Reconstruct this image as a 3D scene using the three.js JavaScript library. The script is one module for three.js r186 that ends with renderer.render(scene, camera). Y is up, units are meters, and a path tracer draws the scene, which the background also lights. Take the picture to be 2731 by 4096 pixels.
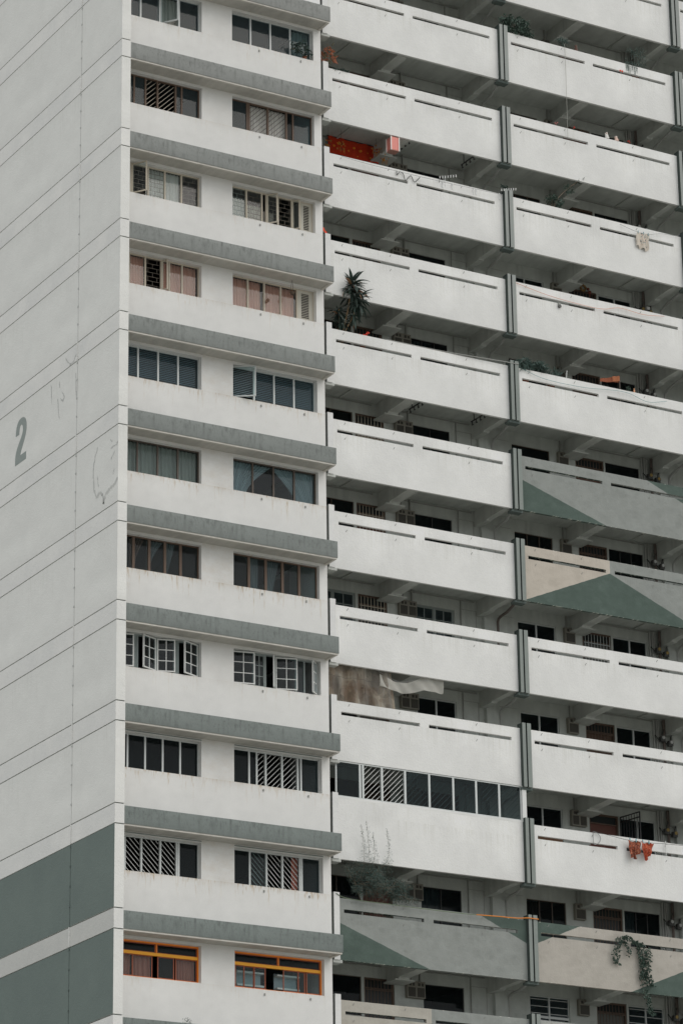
import * as THREE from 'three';
import { mergeGeometries } from 'three/addons/utils/BufferGeometryUtils.js';

// ------------------------------------------------------------------ camera, sky, sun, exposure
const scene = new THREE.Scene();
const camera = new THREE.PerspectiveCamera(17.2327, 682 / 1024, 1, 4000);
camera.position.set(-38.119, 1.59, 77.194);
camera.rotation.set(0.344313, -0.528846, -0.014331, 'YXZ');
const SUN = new THREE.Vector3(0.42, 0.62, 0.66).normalize();
function skyTexture() {
  const w = 256, h = 128, d = new Float32Array(w * h * 4), v = new THREE.Vector3();
  for (let j = 0; j < h; j++) for (let i = 0; i < w; i++) {
    const el = ((j + 0.5) / h - 0.5) * Math.PI, az = ((i + 0.5) / w - 0.5) * 2 * Math.PI;
    v.set(Math.cos(el) * Math.cos(az), Math.sin(el), Math.cos(el) * Math.sin(az));
    const s = Math.max(0, Math.sin(el)), dot = v.dot(SUN);
    const L = 0.80 + 0.5 * s + 0.55 * Math.pow(Math.max(0, 0.5 + 0.5 * dot), 2.6);
    const o = (j * w + i) * 4;
    d[o] = L * 0.965; d[o + 1] = L * 0.998; d[o + 2] = L * 1.015; d[o + 3] = 1;
  }
  const t = new THREE.DataTexture(d, w, h, THREE.RGBAFormat, THREE.FloatType);
  t.mapping = THREE.EquirectangularReflectionMapping; t.magFilter = THREE.LinearFilter; t.minFilter = THREE.LinearFilter; t.needsUpdate = true;
  return t;
}
scene.background = skyTexture();
scene.environment = scene.background;
scene.backgroundIntensity = 0.72;
scene.environmentIntensity = 0.72;
const sun = new THREE.DirectionalLight(0xfff3e6, 0.5);
sun.position.copy(SUN).multiplyScalar(120).add(new THREE.Vector3(10, 34, 0));
sun.target.position.set(10, 34, 0);
sun.castShadow = true; sun.shadow.radius = 60; sun.shadow.mapSize.set(2048, 2048);
Object.assign(sun.shadow.camera, { left: -40, right: 40, top: 40, bottom: -40, near: 1, far: 300 });
scene.add(sun, sun.target);
const renderer = new THREE.WebGLRenderer({ antialias: true });
renderer.toneMapping = THREE.LinearToneMapping;
renderer.toneMappingExposure = 1.06;
renderer.shadowMap.enabled = true;

// ------------------------------------------------------------------ helpers
let seed = 20240611;
const rnd = () => { seed = (seed + 0x6D2B79F5) | 0; let t = Math.imul(seed ^ (seed >>> 15), 1 | seed); t = (t + Math.imul(t ^ (t >>> 7), 61 | t)) ^ t; return ((t ^ (t >>> 14)) >>> 0) / 4294967296; };
const rr = (a, b) => a + (b - a) * rnd();
const YT = 46.8, FH = 2.8, Y = (k, dy) => YT - FH * k - dy;
const V = (x, y, z) => new THREE.Vector3(x, y, z);
const lerp = (a, b, t) => a + (b - a) * t;
const names = new Map();
function numbered(n) { const c = names.get(n) ?? 0; names.set(n, c + 1); return c ? n + '_' + String(c).padStart(3, '0') : n; }
function shade(o) { o.traverse((m) => { if (m.isMesh) { m.castShadow = true; m.receiveShadow = true; } }); return o; }
function thing(name, label, category, pos = [0, 0, 0], turn = 0, group) {
  const o = new THREE.Group(); o.name = numbered(name); o.position.set(...pos); o.rotation.y = turn;
  o.userData = { label, category }; if (group) o.userData.group = group;
  scene.add(o); return o;
}
function uvWorld(g) {                       // uv in metres, by the main direction of each face
  if (!g.attributes.normal) g.computeVertexNormals();
  const p = g.attributes.position, n = g.attributes.normal, uv = new Float32Array(p.count * 2);
  for (let i = 0; i < p.count; i++) {
    const ax = Math.abs(n.getX(i)), ay = Math.abs(n.getY(i)), az = Math.abs(n.getZ(i));
    if (az >= ax && az >= ay) { uv[2 * i] = p.getX(i); uv[2 * i + 1] = p.getY(i); }
    else if (ax >= ay) { uv[2 * i] = p.getZ(i); uv[2 * i + 1] = p.getY(i); }
    else { uv[2 * i] = p.getX(i); uv[2 * i + 1] = p.getZ(i); }
  }
  g.setAttribute('uv', new THREE.BufferAttribute(uv, 2)); return g;
}
function box(x0, x1, y0, y1, z0, z1) {
  const g = new THREE.BoxGeometry(Math.abs(x1 - x0), Math.abs(y1 - y0), Math.abs(z1 - z0));
  g.translate((x0 + x1) / 2, (y0 + y1) / 2, (z0 + z1) / 2); return uvWorld(g).toNonIndexed();
}
function bar(a, b, w, d = w) {              // straight bar of rectangular section between two points
  const dir = b.clone().sub(a), L = dir.length(), g = new THREE.BoxGeometry(w, L, d);
  g.applyQuaternion(new THREE.Quaternion().setFromUnitVectors(V(0, 1, 0), dir.normalize()));
  g.translate((a.x + b.x) / 2, (a.y + b.y) / 2, (a.z + b.z) / 2); return g.toNonIndexed();
}
function tube(pts, r, seg = 24, rs = 6) { return new THREE.TubeGeometry(new THREE.CatmullRomCurve3(pts.map((q) => V(...q))), seg, r, rs, false).toNonIndexed(); }
function rod(a, b, r0, r1 = r0, rs = 7) {
  const A = V(...a), B = V(...b), dir = B.clone().sub(A), g = new THREE.CylinderGeometry(r1, r0, dir.length(), rs);
  g.applyQuaternion(new THREE.Quaternion().setFromUnitVectors(V(0, 1, 0), dir.clone().normalize()));
  g.translate((A.x + B.x) / 2, (A.y + B.y) / 2, (A.z + B.z) / 2); return g.toNonIndexed();
}
function cloth(fn, nu, nv) {
  const p = [], uv = [], ix = [];
  for (let j = 0; j <= nv; j++) for (let i = 0; i <= nu; i++) { const q = fn(i / nu, j / nv); p.push(...q); uv.push(i / nu, j / nv); }
  for (let j = 0; j < nv; j++) for (let i = 0; i < nu; i++) { const a = j * (nu + 1) + i, b = a + 1, c = a + nu + 1, d = c + 1; ix.push(a, b, d, a, d, c); }
  const g = new THREE.BufferGeometry(); g.setAttribute('position', new THREE.Float32BufferAttribute(p, 3)); g.setAttribute('uv', new THREE.Float32BufferAttribute(uv, 2));
  g.setIndex(ix); g.computeVertexNormals(); return g;
}
function part(name, geos, mat, parent) {
  const list = [].concat(geos); let g = list[0];
  if (list.length > 1) g = mergeGeometries(list.map((q) => { const c = q.index ? q.toNonIndexed() : q; for (const k of Object.keys(c.attributes)) if (!['position', 'normal', 'uv'].includes(k)) c.deleteAttribute(k); return c; }));
  const m = new THREE.Mesh(g, mat); m.name = name; m.castShadow = m.receiveShadow = true; parent.add(m); return m;
}
function parts(name, geos, mat, parent) { for (const g of geos) part(name, g, mat, parent); }
function one(name, label, category, geos, mat, group) {      // a thing that is a single mesh
  const m = part(numbered(name), geos, mat, scene); m.userData = { label, category }; if (group) m.userData.group = group; return m;
}

// ------------------------------------------------------------------ noise and textures
function lattice(n, s) { let q = s; const a = new Float32Array(n * n); for (let i = 0; i < n * n; i++) { q = (Math.imul(q, 1664525) + 1013904223) | 0; a[i] = (q >>> 8) / 16777216; } return a; }
function pnoise(n, s) { const a = lattice(n, s); return (u, v) => { const x = u * n, y = v * n, xi = Math.floor(x), yi = Math.floor(y); let fx = x - xi, fy = y - yi; fx = fx * fx * (3 - 2 * fx); fy = fy * fy * (3 - 2 * fy); const m = (i) => ((i % n) + n) % n, i0 = m(xi), i1 = m(xi + 1), j0 = m(yi) * n, j1 = m(yi + 1) * n; return (a[j0 + i0] * (1 - fx) + a[j0 + i1] * fx) * (1 - fy) + (a[j1 + i0] * (1 - fx) + a[j1 + i1] * fx) * fy; }; }
function tex(w, h, fn, srgb = true, rep = 1, repY = rep) {
  const d = new Uint8Array(w * h * 4);
  for (let j = 0; j < h; j++) for (let i = 0; i < w; i++) { const c = fn((i + 0.5) / w, (j + 0.5) / h, i, j), o = (j * w + i) * 4; for (let k = 0; k < 3; k++) d[o + k] = Math.max(0, Math.min(255, Math.round(c[k] * 255))); d[o + 3] = 255; }
  const t = new THREE.DataTexture(d, w, h); t.wrapS = t.wrapT = THREE.RepeatWrapping; t.magFilter = THREE.LinearFilter; t.minFilter = THREE.LinearMipmapLinearFilter; t.generateMipmaps = true;
  if (srgb) t.colorSpace = THREE.SRGBColorSpace; t.repeat.set(rep, repY); t.needsUpdate = true; return t;
}
const n4 = pnoise(4, 11), n9 = pnoise(9, 12), n21 = pnoise(21, 13), n50 = pnoise(50, 14), n120 = pnoise(120, 15), n300 = pnoise(300, 16);
const mottle = (u, v) => 0.4 * n4(u, v) + 0.25 * n9(u, v) + 0.2 * n21(u, v) + 0.15 * n50(u, v) - 0.5;
const stuccoMap = tex(1024, 1024, (u, v) => { const m = mottle(u, v), f = n300(u, v) - 0.5, b = 0.965 + 0.10 * m + 0.03 * f; return [b, b * (0.998 - 0.01 * m), b * (0.993 - 0.02 * m)]; }, true, 1 / 5.3);
const stuccoBump = tex(1024, 1024, (u, v) => { const b = 0.5 * n120(u, v) + 0.3 * n300(u, v) + 0.3 * n50(u, v); return [b, b, b]; }, false, 1 / 3.1);
const dirtMap = tex(512, 512, (u, v) => { const m = mottle(u, v), s = n21(u * 1, v * 0.15) * n50(u, v * 0.1), b = 0.94 + 0.16 * m - 0.09 * s; return [b, b * 0.995, b * 0.985]; }, true, 1 / 4.1);
// rain streaks on the ledge fronts
const ledgeMap = tex(2048, 128, (u, v) => {
  const s1 = pS1(u, v * 0.02), s2 = pS2(u, v * 0.03), top = Math.pow(v, 6), low = Math.pow(1 - v, 3);
  const st = Math.max(0, s1 - 0.5) * 0.75 + Math.max(0, s2 - 0.62) * 0.9;
  const b = 0.95 + 0.12 * mottle(u, v * 0.3) - st * (0.35 + 0.75 * v) * 0.32 - 0.05 * low + 0.05 * top + 0.04 * (n300(u, v) - 0.5);
  return [b, b, b * 0.995];
}, true, 1 / 6.6, 1 / 0.48);
var _p1, _p2; function pS1(u, v) { _p1 ??= pnoise(90, 31); return _p1(u, v); } function pS2(u, v) { _p2 ??= pnoise(260, 32); return _p2(u, v); }
const parMap = tex(2048, 512, (u, v) => {          // 6.3 m by 1.715 m, v = 0 at the bottom
  const d = 1 - v, m = 0.97 + 0.09 * mottle(u, v * 0.27) + 0.035 * (n9(u, v * 0.27) - 0.5) + 0.025 * (n300(u, v * 0.27) - 0.5), a = _pa(u, 0.4), b = _pb(u, 0.2 + v * 0.03);
  let st = Math.max(0, b - 0.5) * Math.max(0, a - 0.35) * 2.2 * Math.max(0, 1 - d / (0.12 + 0.6 * a)) + 0.35 * Math.exp(-d / 0.02) * b;
  const e = d - 0.235; if (e > 0) st += Math.max(0, _pb(u + 0.37, 0.6) - 0.55) * 1.5 * Math.max(0, 1 - e / (0.08 + 0.5 * _pa(u + 0.2, 0.8)));
  st += 0.3 * Math.exp(-v / 0.012) * _pa(u, 0.1);
  return [m * (1 - 0.06 * st), m * (1 - 0.062 * st), m * (0.992 - 0.075 * st)];
}, true, 1, 1);
const gableMap = tex(1024, 512, (u, v) => {
  const d = 1 - v, m = 0.97 + 0.06 * mottle(u * 2, v) + 0.025 * (n4(u, v) - 0.5), b = _pb(u, 0.3 + v * 0.02), a = _pa(u, 0.9), st = Math.max(0, b - 0.52) * Math.max(0, a - 0.3) * 2 * Math.max(0, 1 - d / (0.1 + 0.7 * a)) + 0.25 * Math.exp(-d / 0.012) * b;
  return [m * (1 - 0.08 * st), m * (1 - 0.08 * st), m * (0.992 - 0.09 * st)];
}, true, 1, 1);
function _pa(u, v) { return (_pa.f ??= pnoise(40, 71))(u, v); } function _pb(u, v) { return (_pb.f ??= pnoise(230, 72))(u, v); }
// front wall of a bay, one storey: drips below the sills
function frontTex(k, strength, mould) {
  const drip = pnoise(140, 100 + k), drip2 = pnoise(420, 200 + k), blot = pnoise(16, 300 + k);
  return tex(1024, 448, (u, v) => {
    const x = 0.28 + u * 6.57, dy = 0.05 + (1 - v) * 2.8; let b = 0.965 + 0.1 * mottle(u, v * 0.43) + 0.03 * (n300(u * 2, v) - 0.5), br = 0, bl = 0;
    const d = dy - 1.62, on = (x > 0.3 && x < 2.9) || (x > 3.85 && x < 6.65) ? 1 : 0.55;
    if (d > 0) { const len = 0.1 + 0.75 * Math.pow(drip(u, 0.3), 2.2), s = Math.max(0, drip2(u, 0.1 + d * 0.02) - 0.35) * Math.max(0, drip(u, 0.7) - 0.25); br = strength * on * s * 2.6 * Math.max(0, 1 - d / len); br += strength * 0.32 * blot(u, 0.2) * Math.exp(-d / 0.05); }
    else if (x > 2.9 && x < 3.85) br = strength * 0.22 * Math.max(0, mottle(u * 5, v * 4) + 0.2) * 1.6;
    if (mould) { const e = 2.86 - dy; if (e > 0 && x < 3.2) bl = mould * Math.max(0, 1 - (x - 0.2) / 3) * Math.max(0, drip2(u * 1.3, e * 0.2) + 0.45 * drip(u, 0.9) - 0.35) * Math.exp(-e / 0.13); }
    return [b * (1 - 0.22 * br - 0.75 * bl), b * (0.997 - 0.32 * br - 0.72 * bl), b * (0.988 - 0.44 * br - 0.72 * bl)];
  }, true, 1);
}
const bumpFor = (w, h) => { const t = stuccoBump.clone(); t.repeat.set(w / 3.1, h / 3.1); t.needsUpdate = true; return t; }, gableBump = bumpFor(7, 2.22);
const std = (r, g, b, o = {}) => { const m = new THREE.MeshStandardMaterial({ roughness: 0.9, ...o }); m.color.setRGB(r, g, b); m.side = o.side ?? THREE.FrontSide; return m; };
const stucco = (r, g, b, o = {}) => std(r, g, b, { map: stuccoMap, bumpMap: stuccoBump, bumpScale: 0.006, ...o });
const WHITE = [0.80, 0.792, 0.783];
const M = {
  white: stucco(...WHITE), parapet: std(...WHITE, { map: parMap, bumpMap: bumpFor(6.3, 1.715), bumpScale: 0.005 }), gable: stucco(0.80, 0.79, 0.77), pillar: stucco(0.80, 0.795, 0.785), gableGreen: stucco(0.165, 0.205, 0.19), gableBand: stucco(0.62, 0.615, 0.59),
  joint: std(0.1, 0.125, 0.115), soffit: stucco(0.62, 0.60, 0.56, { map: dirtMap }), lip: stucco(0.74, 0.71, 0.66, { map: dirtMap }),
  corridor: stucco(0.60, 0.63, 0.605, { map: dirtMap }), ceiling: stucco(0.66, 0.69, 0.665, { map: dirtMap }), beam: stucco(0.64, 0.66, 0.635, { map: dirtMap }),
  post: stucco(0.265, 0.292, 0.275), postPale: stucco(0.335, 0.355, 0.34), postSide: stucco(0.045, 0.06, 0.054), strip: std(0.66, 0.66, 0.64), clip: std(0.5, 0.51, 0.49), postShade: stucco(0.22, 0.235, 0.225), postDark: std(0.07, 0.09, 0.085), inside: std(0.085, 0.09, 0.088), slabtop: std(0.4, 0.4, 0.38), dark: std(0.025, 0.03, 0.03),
  alu: std(0.55, 0.57, 0.56, { roughness: 0.5, metalness: 0.25 }), white_frame: std(0.68, 0.68, 0.66, { roughness: 0.6 }), cream: std(0.55, 0.49, 0.40, { roughness: 0.7 }), grilleCream: std(0.2, 0.175, 0.145), bronze: std(0.09, 0.07, 0.055, { roughness: 0.5 }), brown: std(0.13, 0.085, 0.06, { roughness: 0.6 }), orange: std(0.88, 0.24, 0.012, { roughness: 0.5 }), yellow: std(0.92, 0.40, 0.015, { roughness: 0.5 }), rust: std(0.30, 0.075, 0.03, { roughness: 0.55 }), grey_frame: std(0.25, 0.28, 0.27, { roughness: 0.6 }),
  pipe: std(0.42, 0.42, 0.40), pipeRust: std(0.16, 0.13, 0.115), conduit: std(0.32, 0.32, 0.30), box: std(0.24, 0.225, 0.19, { roughness: 0.7 }), boxDark: std(0.07, 0.065, 0.055), meter: std(0.07, 0.07, 0.065, { roughness: 0.5 }), meterLight: std(0.55, 0.55, 0.53), brass: std(0.4, 0.28, 0.1, { roughness: 0.4, metalness: 0.5 }),
  doorGrey: std(0.12, 0.12, 0.11, { roughness: 0.6 }), doorRed: std(0.14, 0.05, 0.035, { roughness: 0.6 }), door: std(0.10, 0.055, 0.035, { roughness: 0.6 }), gate: std(0.035, 0.035, 0.035, { roughness: 0.5 }), bronzePost: std(0.2, 0.13, 0.07),
  wire: std(0.3, 0.3, 0.3), wireDark: std(0.05, 0.055, 0.05), steel: std(0.6, 0.6, 0.6, { roughness: 0.35, metalness: 0.7 }),
};
const glass = (r, g, b, spec = 1, metal = 0.03, ior = 1.52) => { const m = new THREE.MeshPhysicalMaterial({ transmission: 1, thickness: 0, roughness: 0.015, metalness: metal, ior, side: THREE.DoubleSide }); m.color.setRGB(r, g, b); m.specularIntensity = spec; return m; };
const G = { bright: glass(0.84, 0.90, 0.90, 0.55, 0.03, 1.6), clear: glass(0.72, 0.84, 0.85, 0.35, 0.02), blue: glass(0.42, 0.56, 0.61, 0.4, 0.06), dark: glass(0.28, 0.36, 0.38, 0.2, 0.03), green: glass(0.58, 0.68, 0.70, 0.5, 0.02) };
const fabric = (r, g, b, t = 0.3) => { const m = new THREE.MeshPhysicalMaterial({ roughness: 1, side: THREE.DoubleSide, transmission: t, thickness: 0 }); m.color.setRGB(r, g, b); return m; };
const C = { grey: fabric(0.36, 0.335, 0.30, 0.2), pink: fabric(0.74, 0.36, 0.27), sheer: fabric(0.62, 0.68, 0.70, 0.3), white: fabric(0.80, 0.78, 0.74), blind: std(0.45, 0.52, 0.56), red: fabric(0.55, 0.2, 0.15), dark: fabric(0.11, 0.06, 0.045, 0.1), beige: fabric(0.6, 0.55, 0.47), night: fabric(0.15, 0.16, 0.165, 0.1) };

// ------------------------------------------------------------------ ground
{ const g = uvWorld(new THREE.CircleGeometry(2500, 64).rotateX(-Math.PI / 2)); const m = part('ground', g, std(0.35, 0.35, 0.325, { map: dirtMap }), scene); m.userData = { kind: 'structure', label: 'grey paved open ground at the foot of the apartment block' }; }

// ------------------------------------------------------------------ the apartment block
const B = thing('apartment_building', 'tall white concrete apartment block with grey ledges, windows and open balcony corridors', 'building');
const K0 = -4, K1 = 10, WP = 0.28, WB = 6.85, ZW = -0.6, ZG = -0.75, ZP = -0.72, ZC = -2.5, XE = 26.5, YTOP = Y(K0, -0.6), ZB = -13;
// gable wall: one panel between each pair of grooves
for (let k = K0; k <= K1; k++) {
  part('gable_band', box(0, WP, Y(k, 0.535), Y(k, 0.015), ZB, 0), M.gable, B);
  { const gp = box(0, WP, Y(k, 2.785), Y(k, 0.565), ZB, 0), uv = gp.attributes.uv, off = rr(0, 1); for (let i = 0; i < uv.count; i++) uv.setXY(i, uv.getX(i) / 7 + off, (uv.getY(i) - Y(k, 2.785)) / 2.22); const t = rr(0.985, 1.01); part('gable_panel', gp, std(0.80 * t, 0.79 * t, 0.77 * t, { map: gableMap, bumpMap: gableBump, bumpScale: 0.006 }), B); }
  if (k === 8 || k === 9) {
    for (const [z0, z1] of [[ZB, -2.636], [-2.624, 0]]) { const m = part('painted_panel', box(-0.004, -0.0005, Y(k, 2.785), Y(k, 0.565), z0, z1), M.gableGreen, B); m.userData.label = 'dark grey-green painted panel of the side wall'; }
    if (k === 9) part('painted_band', box(-0.003, -0.0005, Y(k, 0.535), Y(k, 0.015), ZB, 0), M.gableBand, B);
  }
}
part('groove_backing', box(0.035, WP - 0.02, 0, YTOP, ZB + 0.05, -0.03), M.joint, B);
part('lower_gable_wall', box(0, WP, 0, Y(K1, 2.815), ZB, 0), M.gable, B);
// lightning strip on the gable with clips
for (let k = K0; k <= K1; k++) {
  const d = k === 8 || k === 9, zc = -2.63, mt = d ? M.joint : M.strip;
  part('conductor_strip', box(-0.012, -0.004, Y(k, 2.795), Y(k, 0.545), zc - 0.009, zc + 0.009), mt, B);
  part('conductor_strip', box(-0.03, 0.002, Y(k, 0.54), Y(k, 0.01), zc - 0.016, zc + 0.016), M.gable, B);
  parts('conductor_clip', [0.62, 1.15, 1.7, 2.25].map((q) => box(-0.022, -0.004, Y(k, q + 0.024), Y(k, q - 0.024), zc - 0.024, zc + 0.024)), d ? M.joint : M.clip, B);
}
// repaired cracks
{ const L = [[[[-3.41, 38.23], [-3.29, 38.04], [-3.1, 37.9], [-2.87, 37.93], [-2.65, 38.17]], [[-3.1, 37.95], [-3.13, 37.84]]],
  [[[-3.81, 37.64], [-3.77, 37.43]], [[-3.65, 37.26], [-3.46, 37.05], [-3.56, 36.94], [-3.72, 37.09]], [[-3.9, 37.15], [-3.87, 36.93], [-3.84, 36.7], [-3.77, 36.47]], [[-4.36, 37.73], [-4.27, 37.07]], [[-2.74, 37.53], [-2.72, 37.22], [-2.7, 36.93], [-2.66, 36.73]]],
  [[[-1.26, 34.8], [-1.44, 34.52], [-1.54, 34.17], [-1.48, 33.58], [-1.3, 33.31], [-1.12, 33.39], [-0.93, 33.29], [-0.87, 32.97], [-0.75, 33.24], [-0.47, 33.31], [-0.18, 33.36], [-0.02, 33.49]], [[-0.02, 34.55], [-0.1, 34.47], [-0.35, 34.48], [-0.46, 34.47]], [[-0.5, 34.74], [-0.35, 34.64]], [[-0.2, 34.31], [-0.38, 34.2], [-0.43, 34.12]], [[-0.23, 33.81], [-0.3, 33.66]], [[-1.28, 33.95], [-1.19, 33.58]]]];
  const mt = stucco(0.58, 0.58, 0.56), lab = ['grey filled crack between the grooves', 'grey filled cracks beside the conductor strip', 'long grey crack repair winding towards the corner'];
  L.forEach((set, i) => {
    const gs = [];
    set.forEach((pl) => {
      const pts = []; for (let a = 0; a < pl.length - 1; a++) for (let s = 0; s < 7; s++) { const t = s / 7; pts.push([lerp(pl[a][0], pl[a + 1][0], t) + rr(-0.018, 0.018), lerp(pl[a][1], pl[a + 1][1], t) + rr(-0.02, 0.02)]); } pts.push(pl[pl.length - 1]);
      const sh = []; const up = [], dn = [], big = pl.length > 8 ? 1.3 : 1;
      pts.forEach((q, n) => { const low = pl.length > 8 && q[1] < 33.6 ? 1.7 : 1, e1 = pts[Math.min(n + 1, pts.length - 1)], e0 = pts[Math.max(n - 1, 0)], tl = Math.hypot(e1[0] - e0[0], e1[1] - e0[1]), pz = -(e1[1] - e0[1]) / tl, py = (e1[0] - e0[0]) / tl, w = (n === 0 || n === pts.length - 1 ? 0.004 : rr(0.008, 0.03)) * big * low; up.push([q[0] - pz * w, q[1] - py * w]); dn.push([q[0] + pz * w, q[1] + py * w]); });
      const P = []; for (let n = 0; n < pts.length - 1; n++) { const a = up[n], b = up[n + 1], c = dn[n], d = dn[n + 1]; for (const tri of [[a, c, b], [b, c, d]]) { const [p, q, r] = tri, cr = (q[1] - p[1]) * (r[0] - p[0]) - (q[0] - p[0]) * (r[1] - p[1]); for (const e of cr < 0 ? [p, q, r] : [p, r, q]) P.push(-0.0035, e[1], e[0]); } }
      const g = new THREE.BufferGeometry(); g.setAttribute('position', new THREE.Float32BufferAttribute(P, 3)); g.setAttribute('normal', new THREE.Float32BufferAttribute(P.map((_, n) => (n % 3 ? 0 : -1)), 3)); uvWorld(g); gs.push(g);
    });
    for (const g of gs) part('crack_repair', g, mt, B).userData.label = lab[i];
  }); }
// the number 2 painted on the gable
{ const s = new THREE.Shape(); // units: width 0..1, height 0..1
  s.moveTo(0.0, 0.0); s.lineTo(1.0, 0.0); s.lineTo(1.0, 0.17); s.lineTo(0.46, 0.17);
  s.bezierCurveTo(0.55, 0.32, 1.0, 0.5, 1.0, 0.735); s.bezierCurveTo(1.0, 0.91, 0.8, 1.0, 0.5, 1.0); s.bezierCurveTo(0.18, 1.0, 0.02, 0.88, 0.02, 0.655); s.lineTo(0.34, 0.655); s.bezierCurveTo(0.34, 0.78, 0.39, 0.845, 0.5, 0.845); s.bezierCurveTo(0.62, 0.845, 0.665, 0.79, 0.665, 0.71); s.bezierCurveTo(0.665, 0.54, 0.0, 0.42, 0.0, 0.13); s.lineTo(0, 0);
  const g = new THREE.ShapeGeometry(s, 16); g.scale(0.75, 1.38, 1); g.rotateY(-Math.PI / 2); g.translate(-0.004, Y(3, 2.39), -6.72); uvWorld(g);
  const mt = stucco(0.31, 0.345, 0.33); mt.side = THREE.DoubleSide; part('painted_number', g, mt, B).userData.label = 'large grey painted digit 2'; }

// ledges, bay front walls
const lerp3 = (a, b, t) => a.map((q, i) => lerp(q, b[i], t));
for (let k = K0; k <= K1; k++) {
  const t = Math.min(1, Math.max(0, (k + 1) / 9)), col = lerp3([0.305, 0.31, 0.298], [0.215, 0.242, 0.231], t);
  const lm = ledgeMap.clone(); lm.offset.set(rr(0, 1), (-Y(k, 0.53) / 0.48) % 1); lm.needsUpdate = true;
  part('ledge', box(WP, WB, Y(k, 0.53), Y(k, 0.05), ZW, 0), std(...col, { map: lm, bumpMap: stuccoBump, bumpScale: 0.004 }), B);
  part('ledge_lip', [box(WP, WB - 0.015, Y(k, 0.575), Y(k, 0.53), -0.1, -0.02), box(WB - 0.10, WB - 0.015, Y(k, 0.575), Y(k, 0.53), ZW, -0.1)], M.lip, B);
  part('ledge_soffit', box(WP, WB - 0.10, Y(k, 0.55), Y(k, 0.53), ZW, -0.1), M.soffit, B);
}
const holes = [[0.30, 2.87], [3.87, 6.60]];
for (let k = K0; k <= K1; k++) {
  const y1 = Y(k, 0.05), y0 = Y(k, 2.85), sh = new THREE.Shape([new THREE.Vector2(WP, y0), new THREE.Vector2(WB, y0), new THREE.Vector2(WB, y1), new THREE.Vector2(WP, y1)]);
  const open = k >= -1 && k <= 9;
  if (open) for (const [a, b] of holes) sh.holes.push(new THREE.Path([new THREE.Vector2(a, Y(k, 1.62)), new THREE.Vector2(a, Y(k, 0.63)), new THREE.Vector2(b, Y(k, 0.63)), new THREE.Vector2(b, Y(k, 1.62))]));
  const g = uvWorld(new THREE.ExtrudeGeometry(sh, { depth: 0.15, bevelEnabled: false })); g.translate(0, 0, ZW - 0.15);
  const uv = g.attributes.uv; for (let i = 0; i < uv.count; i++) uv.setXY(i, (uv.getX(i) - WP) / 6.57, (uv.getY(i) - y0) / 2.8);
  const st = { 3: 0.7, 4: 0.75, 5: 0.85, 7: 0.7, 8: 0.9, 2: 0.4 }[k] ?? 0.22;
  part('front_wall', g, std(...WHITE, { map: open ? frontTex(k, st, k === 3 ? 1 : 0) : null, bumpMap: null }), B);
  // small fixing bolts under the right window
  if (open) parts('wall_bolt', [4.75, 6.15].map((x) => box(x, x + 0.03, Y(k, 1.78), Y(k, 1.72), ZW, ZW + 0.03)), M.conduit, B);
}
part('end_wall', box(WB - 0.15, WB, 0, YTOP, ZC, ZW - 0.15), M.white, B);
part('lower_front_wall', box(WP, WB, 0, Y(K1, 2.85), ZW - 0.15, ZW), M.white, B);
// floors and rooms behind the windows
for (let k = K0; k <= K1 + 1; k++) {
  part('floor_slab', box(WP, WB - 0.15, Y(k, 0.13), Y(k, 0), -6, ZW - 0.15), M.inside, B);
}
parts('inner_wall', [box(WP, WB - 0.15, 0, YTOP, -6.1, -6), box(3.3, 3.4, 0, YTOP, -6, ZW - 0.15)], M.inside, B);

// ------------------------------------------------------------------ windows
function grilleDiag(w, h, dir, step, z) {
  const gs = [];
  for (let c = -w; c < h; c += step) {
    const a = Math.max(0, -c), b = Math.min(w, h - c); if (b - a < 0.04) continue;
    const X = (q) => (dir > 0 ? q : w - q); gs.push(bar(V(X(a), a + c, z), V(X(b), b + c, z), 0.0145, 0.01));
  } return gs;
}
function grilleBrick(w, h, z) { const gs = [], n = 7; for (let i = 0; i <= n; i++) gs.push(box(0, w, (i / n) * h - 0.0045, (i / n) * h + 0.0045, z, z + 0.012)); for (let i = 0; i < n; i++) for (let x = (i % 2) * 0.14 + 0.1; x < w - 0.03; x += 0.28) gs.push(box(x - 0.0045, x + 0.0045, (i / n) * h, ((i + 1) / n) * h, z, z + 0.01)); return gs; }
function curtain(x0, x1, h, z, f) { const ph = rr(0, 6), per = rr(0.085, 0.13); return cloth((u, v) => { const a = f ? f(v)[0] : x0, b = f ? f(v)[1] : x1, x = lerp(a, b, u), s = lerp(x0, x1, u); return [x, 0.01 + (h - 0.02) * v, z + 0.022 * Math.sin(s / per * 6.28 + ph + 0.6 * Math.sin(s * 9)) + 0.008 * Math.sin(s * 80 + v * 3)]; }, Math.max(20, Math.round((x1 - x0) / 0.016)), 10); }
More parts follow.
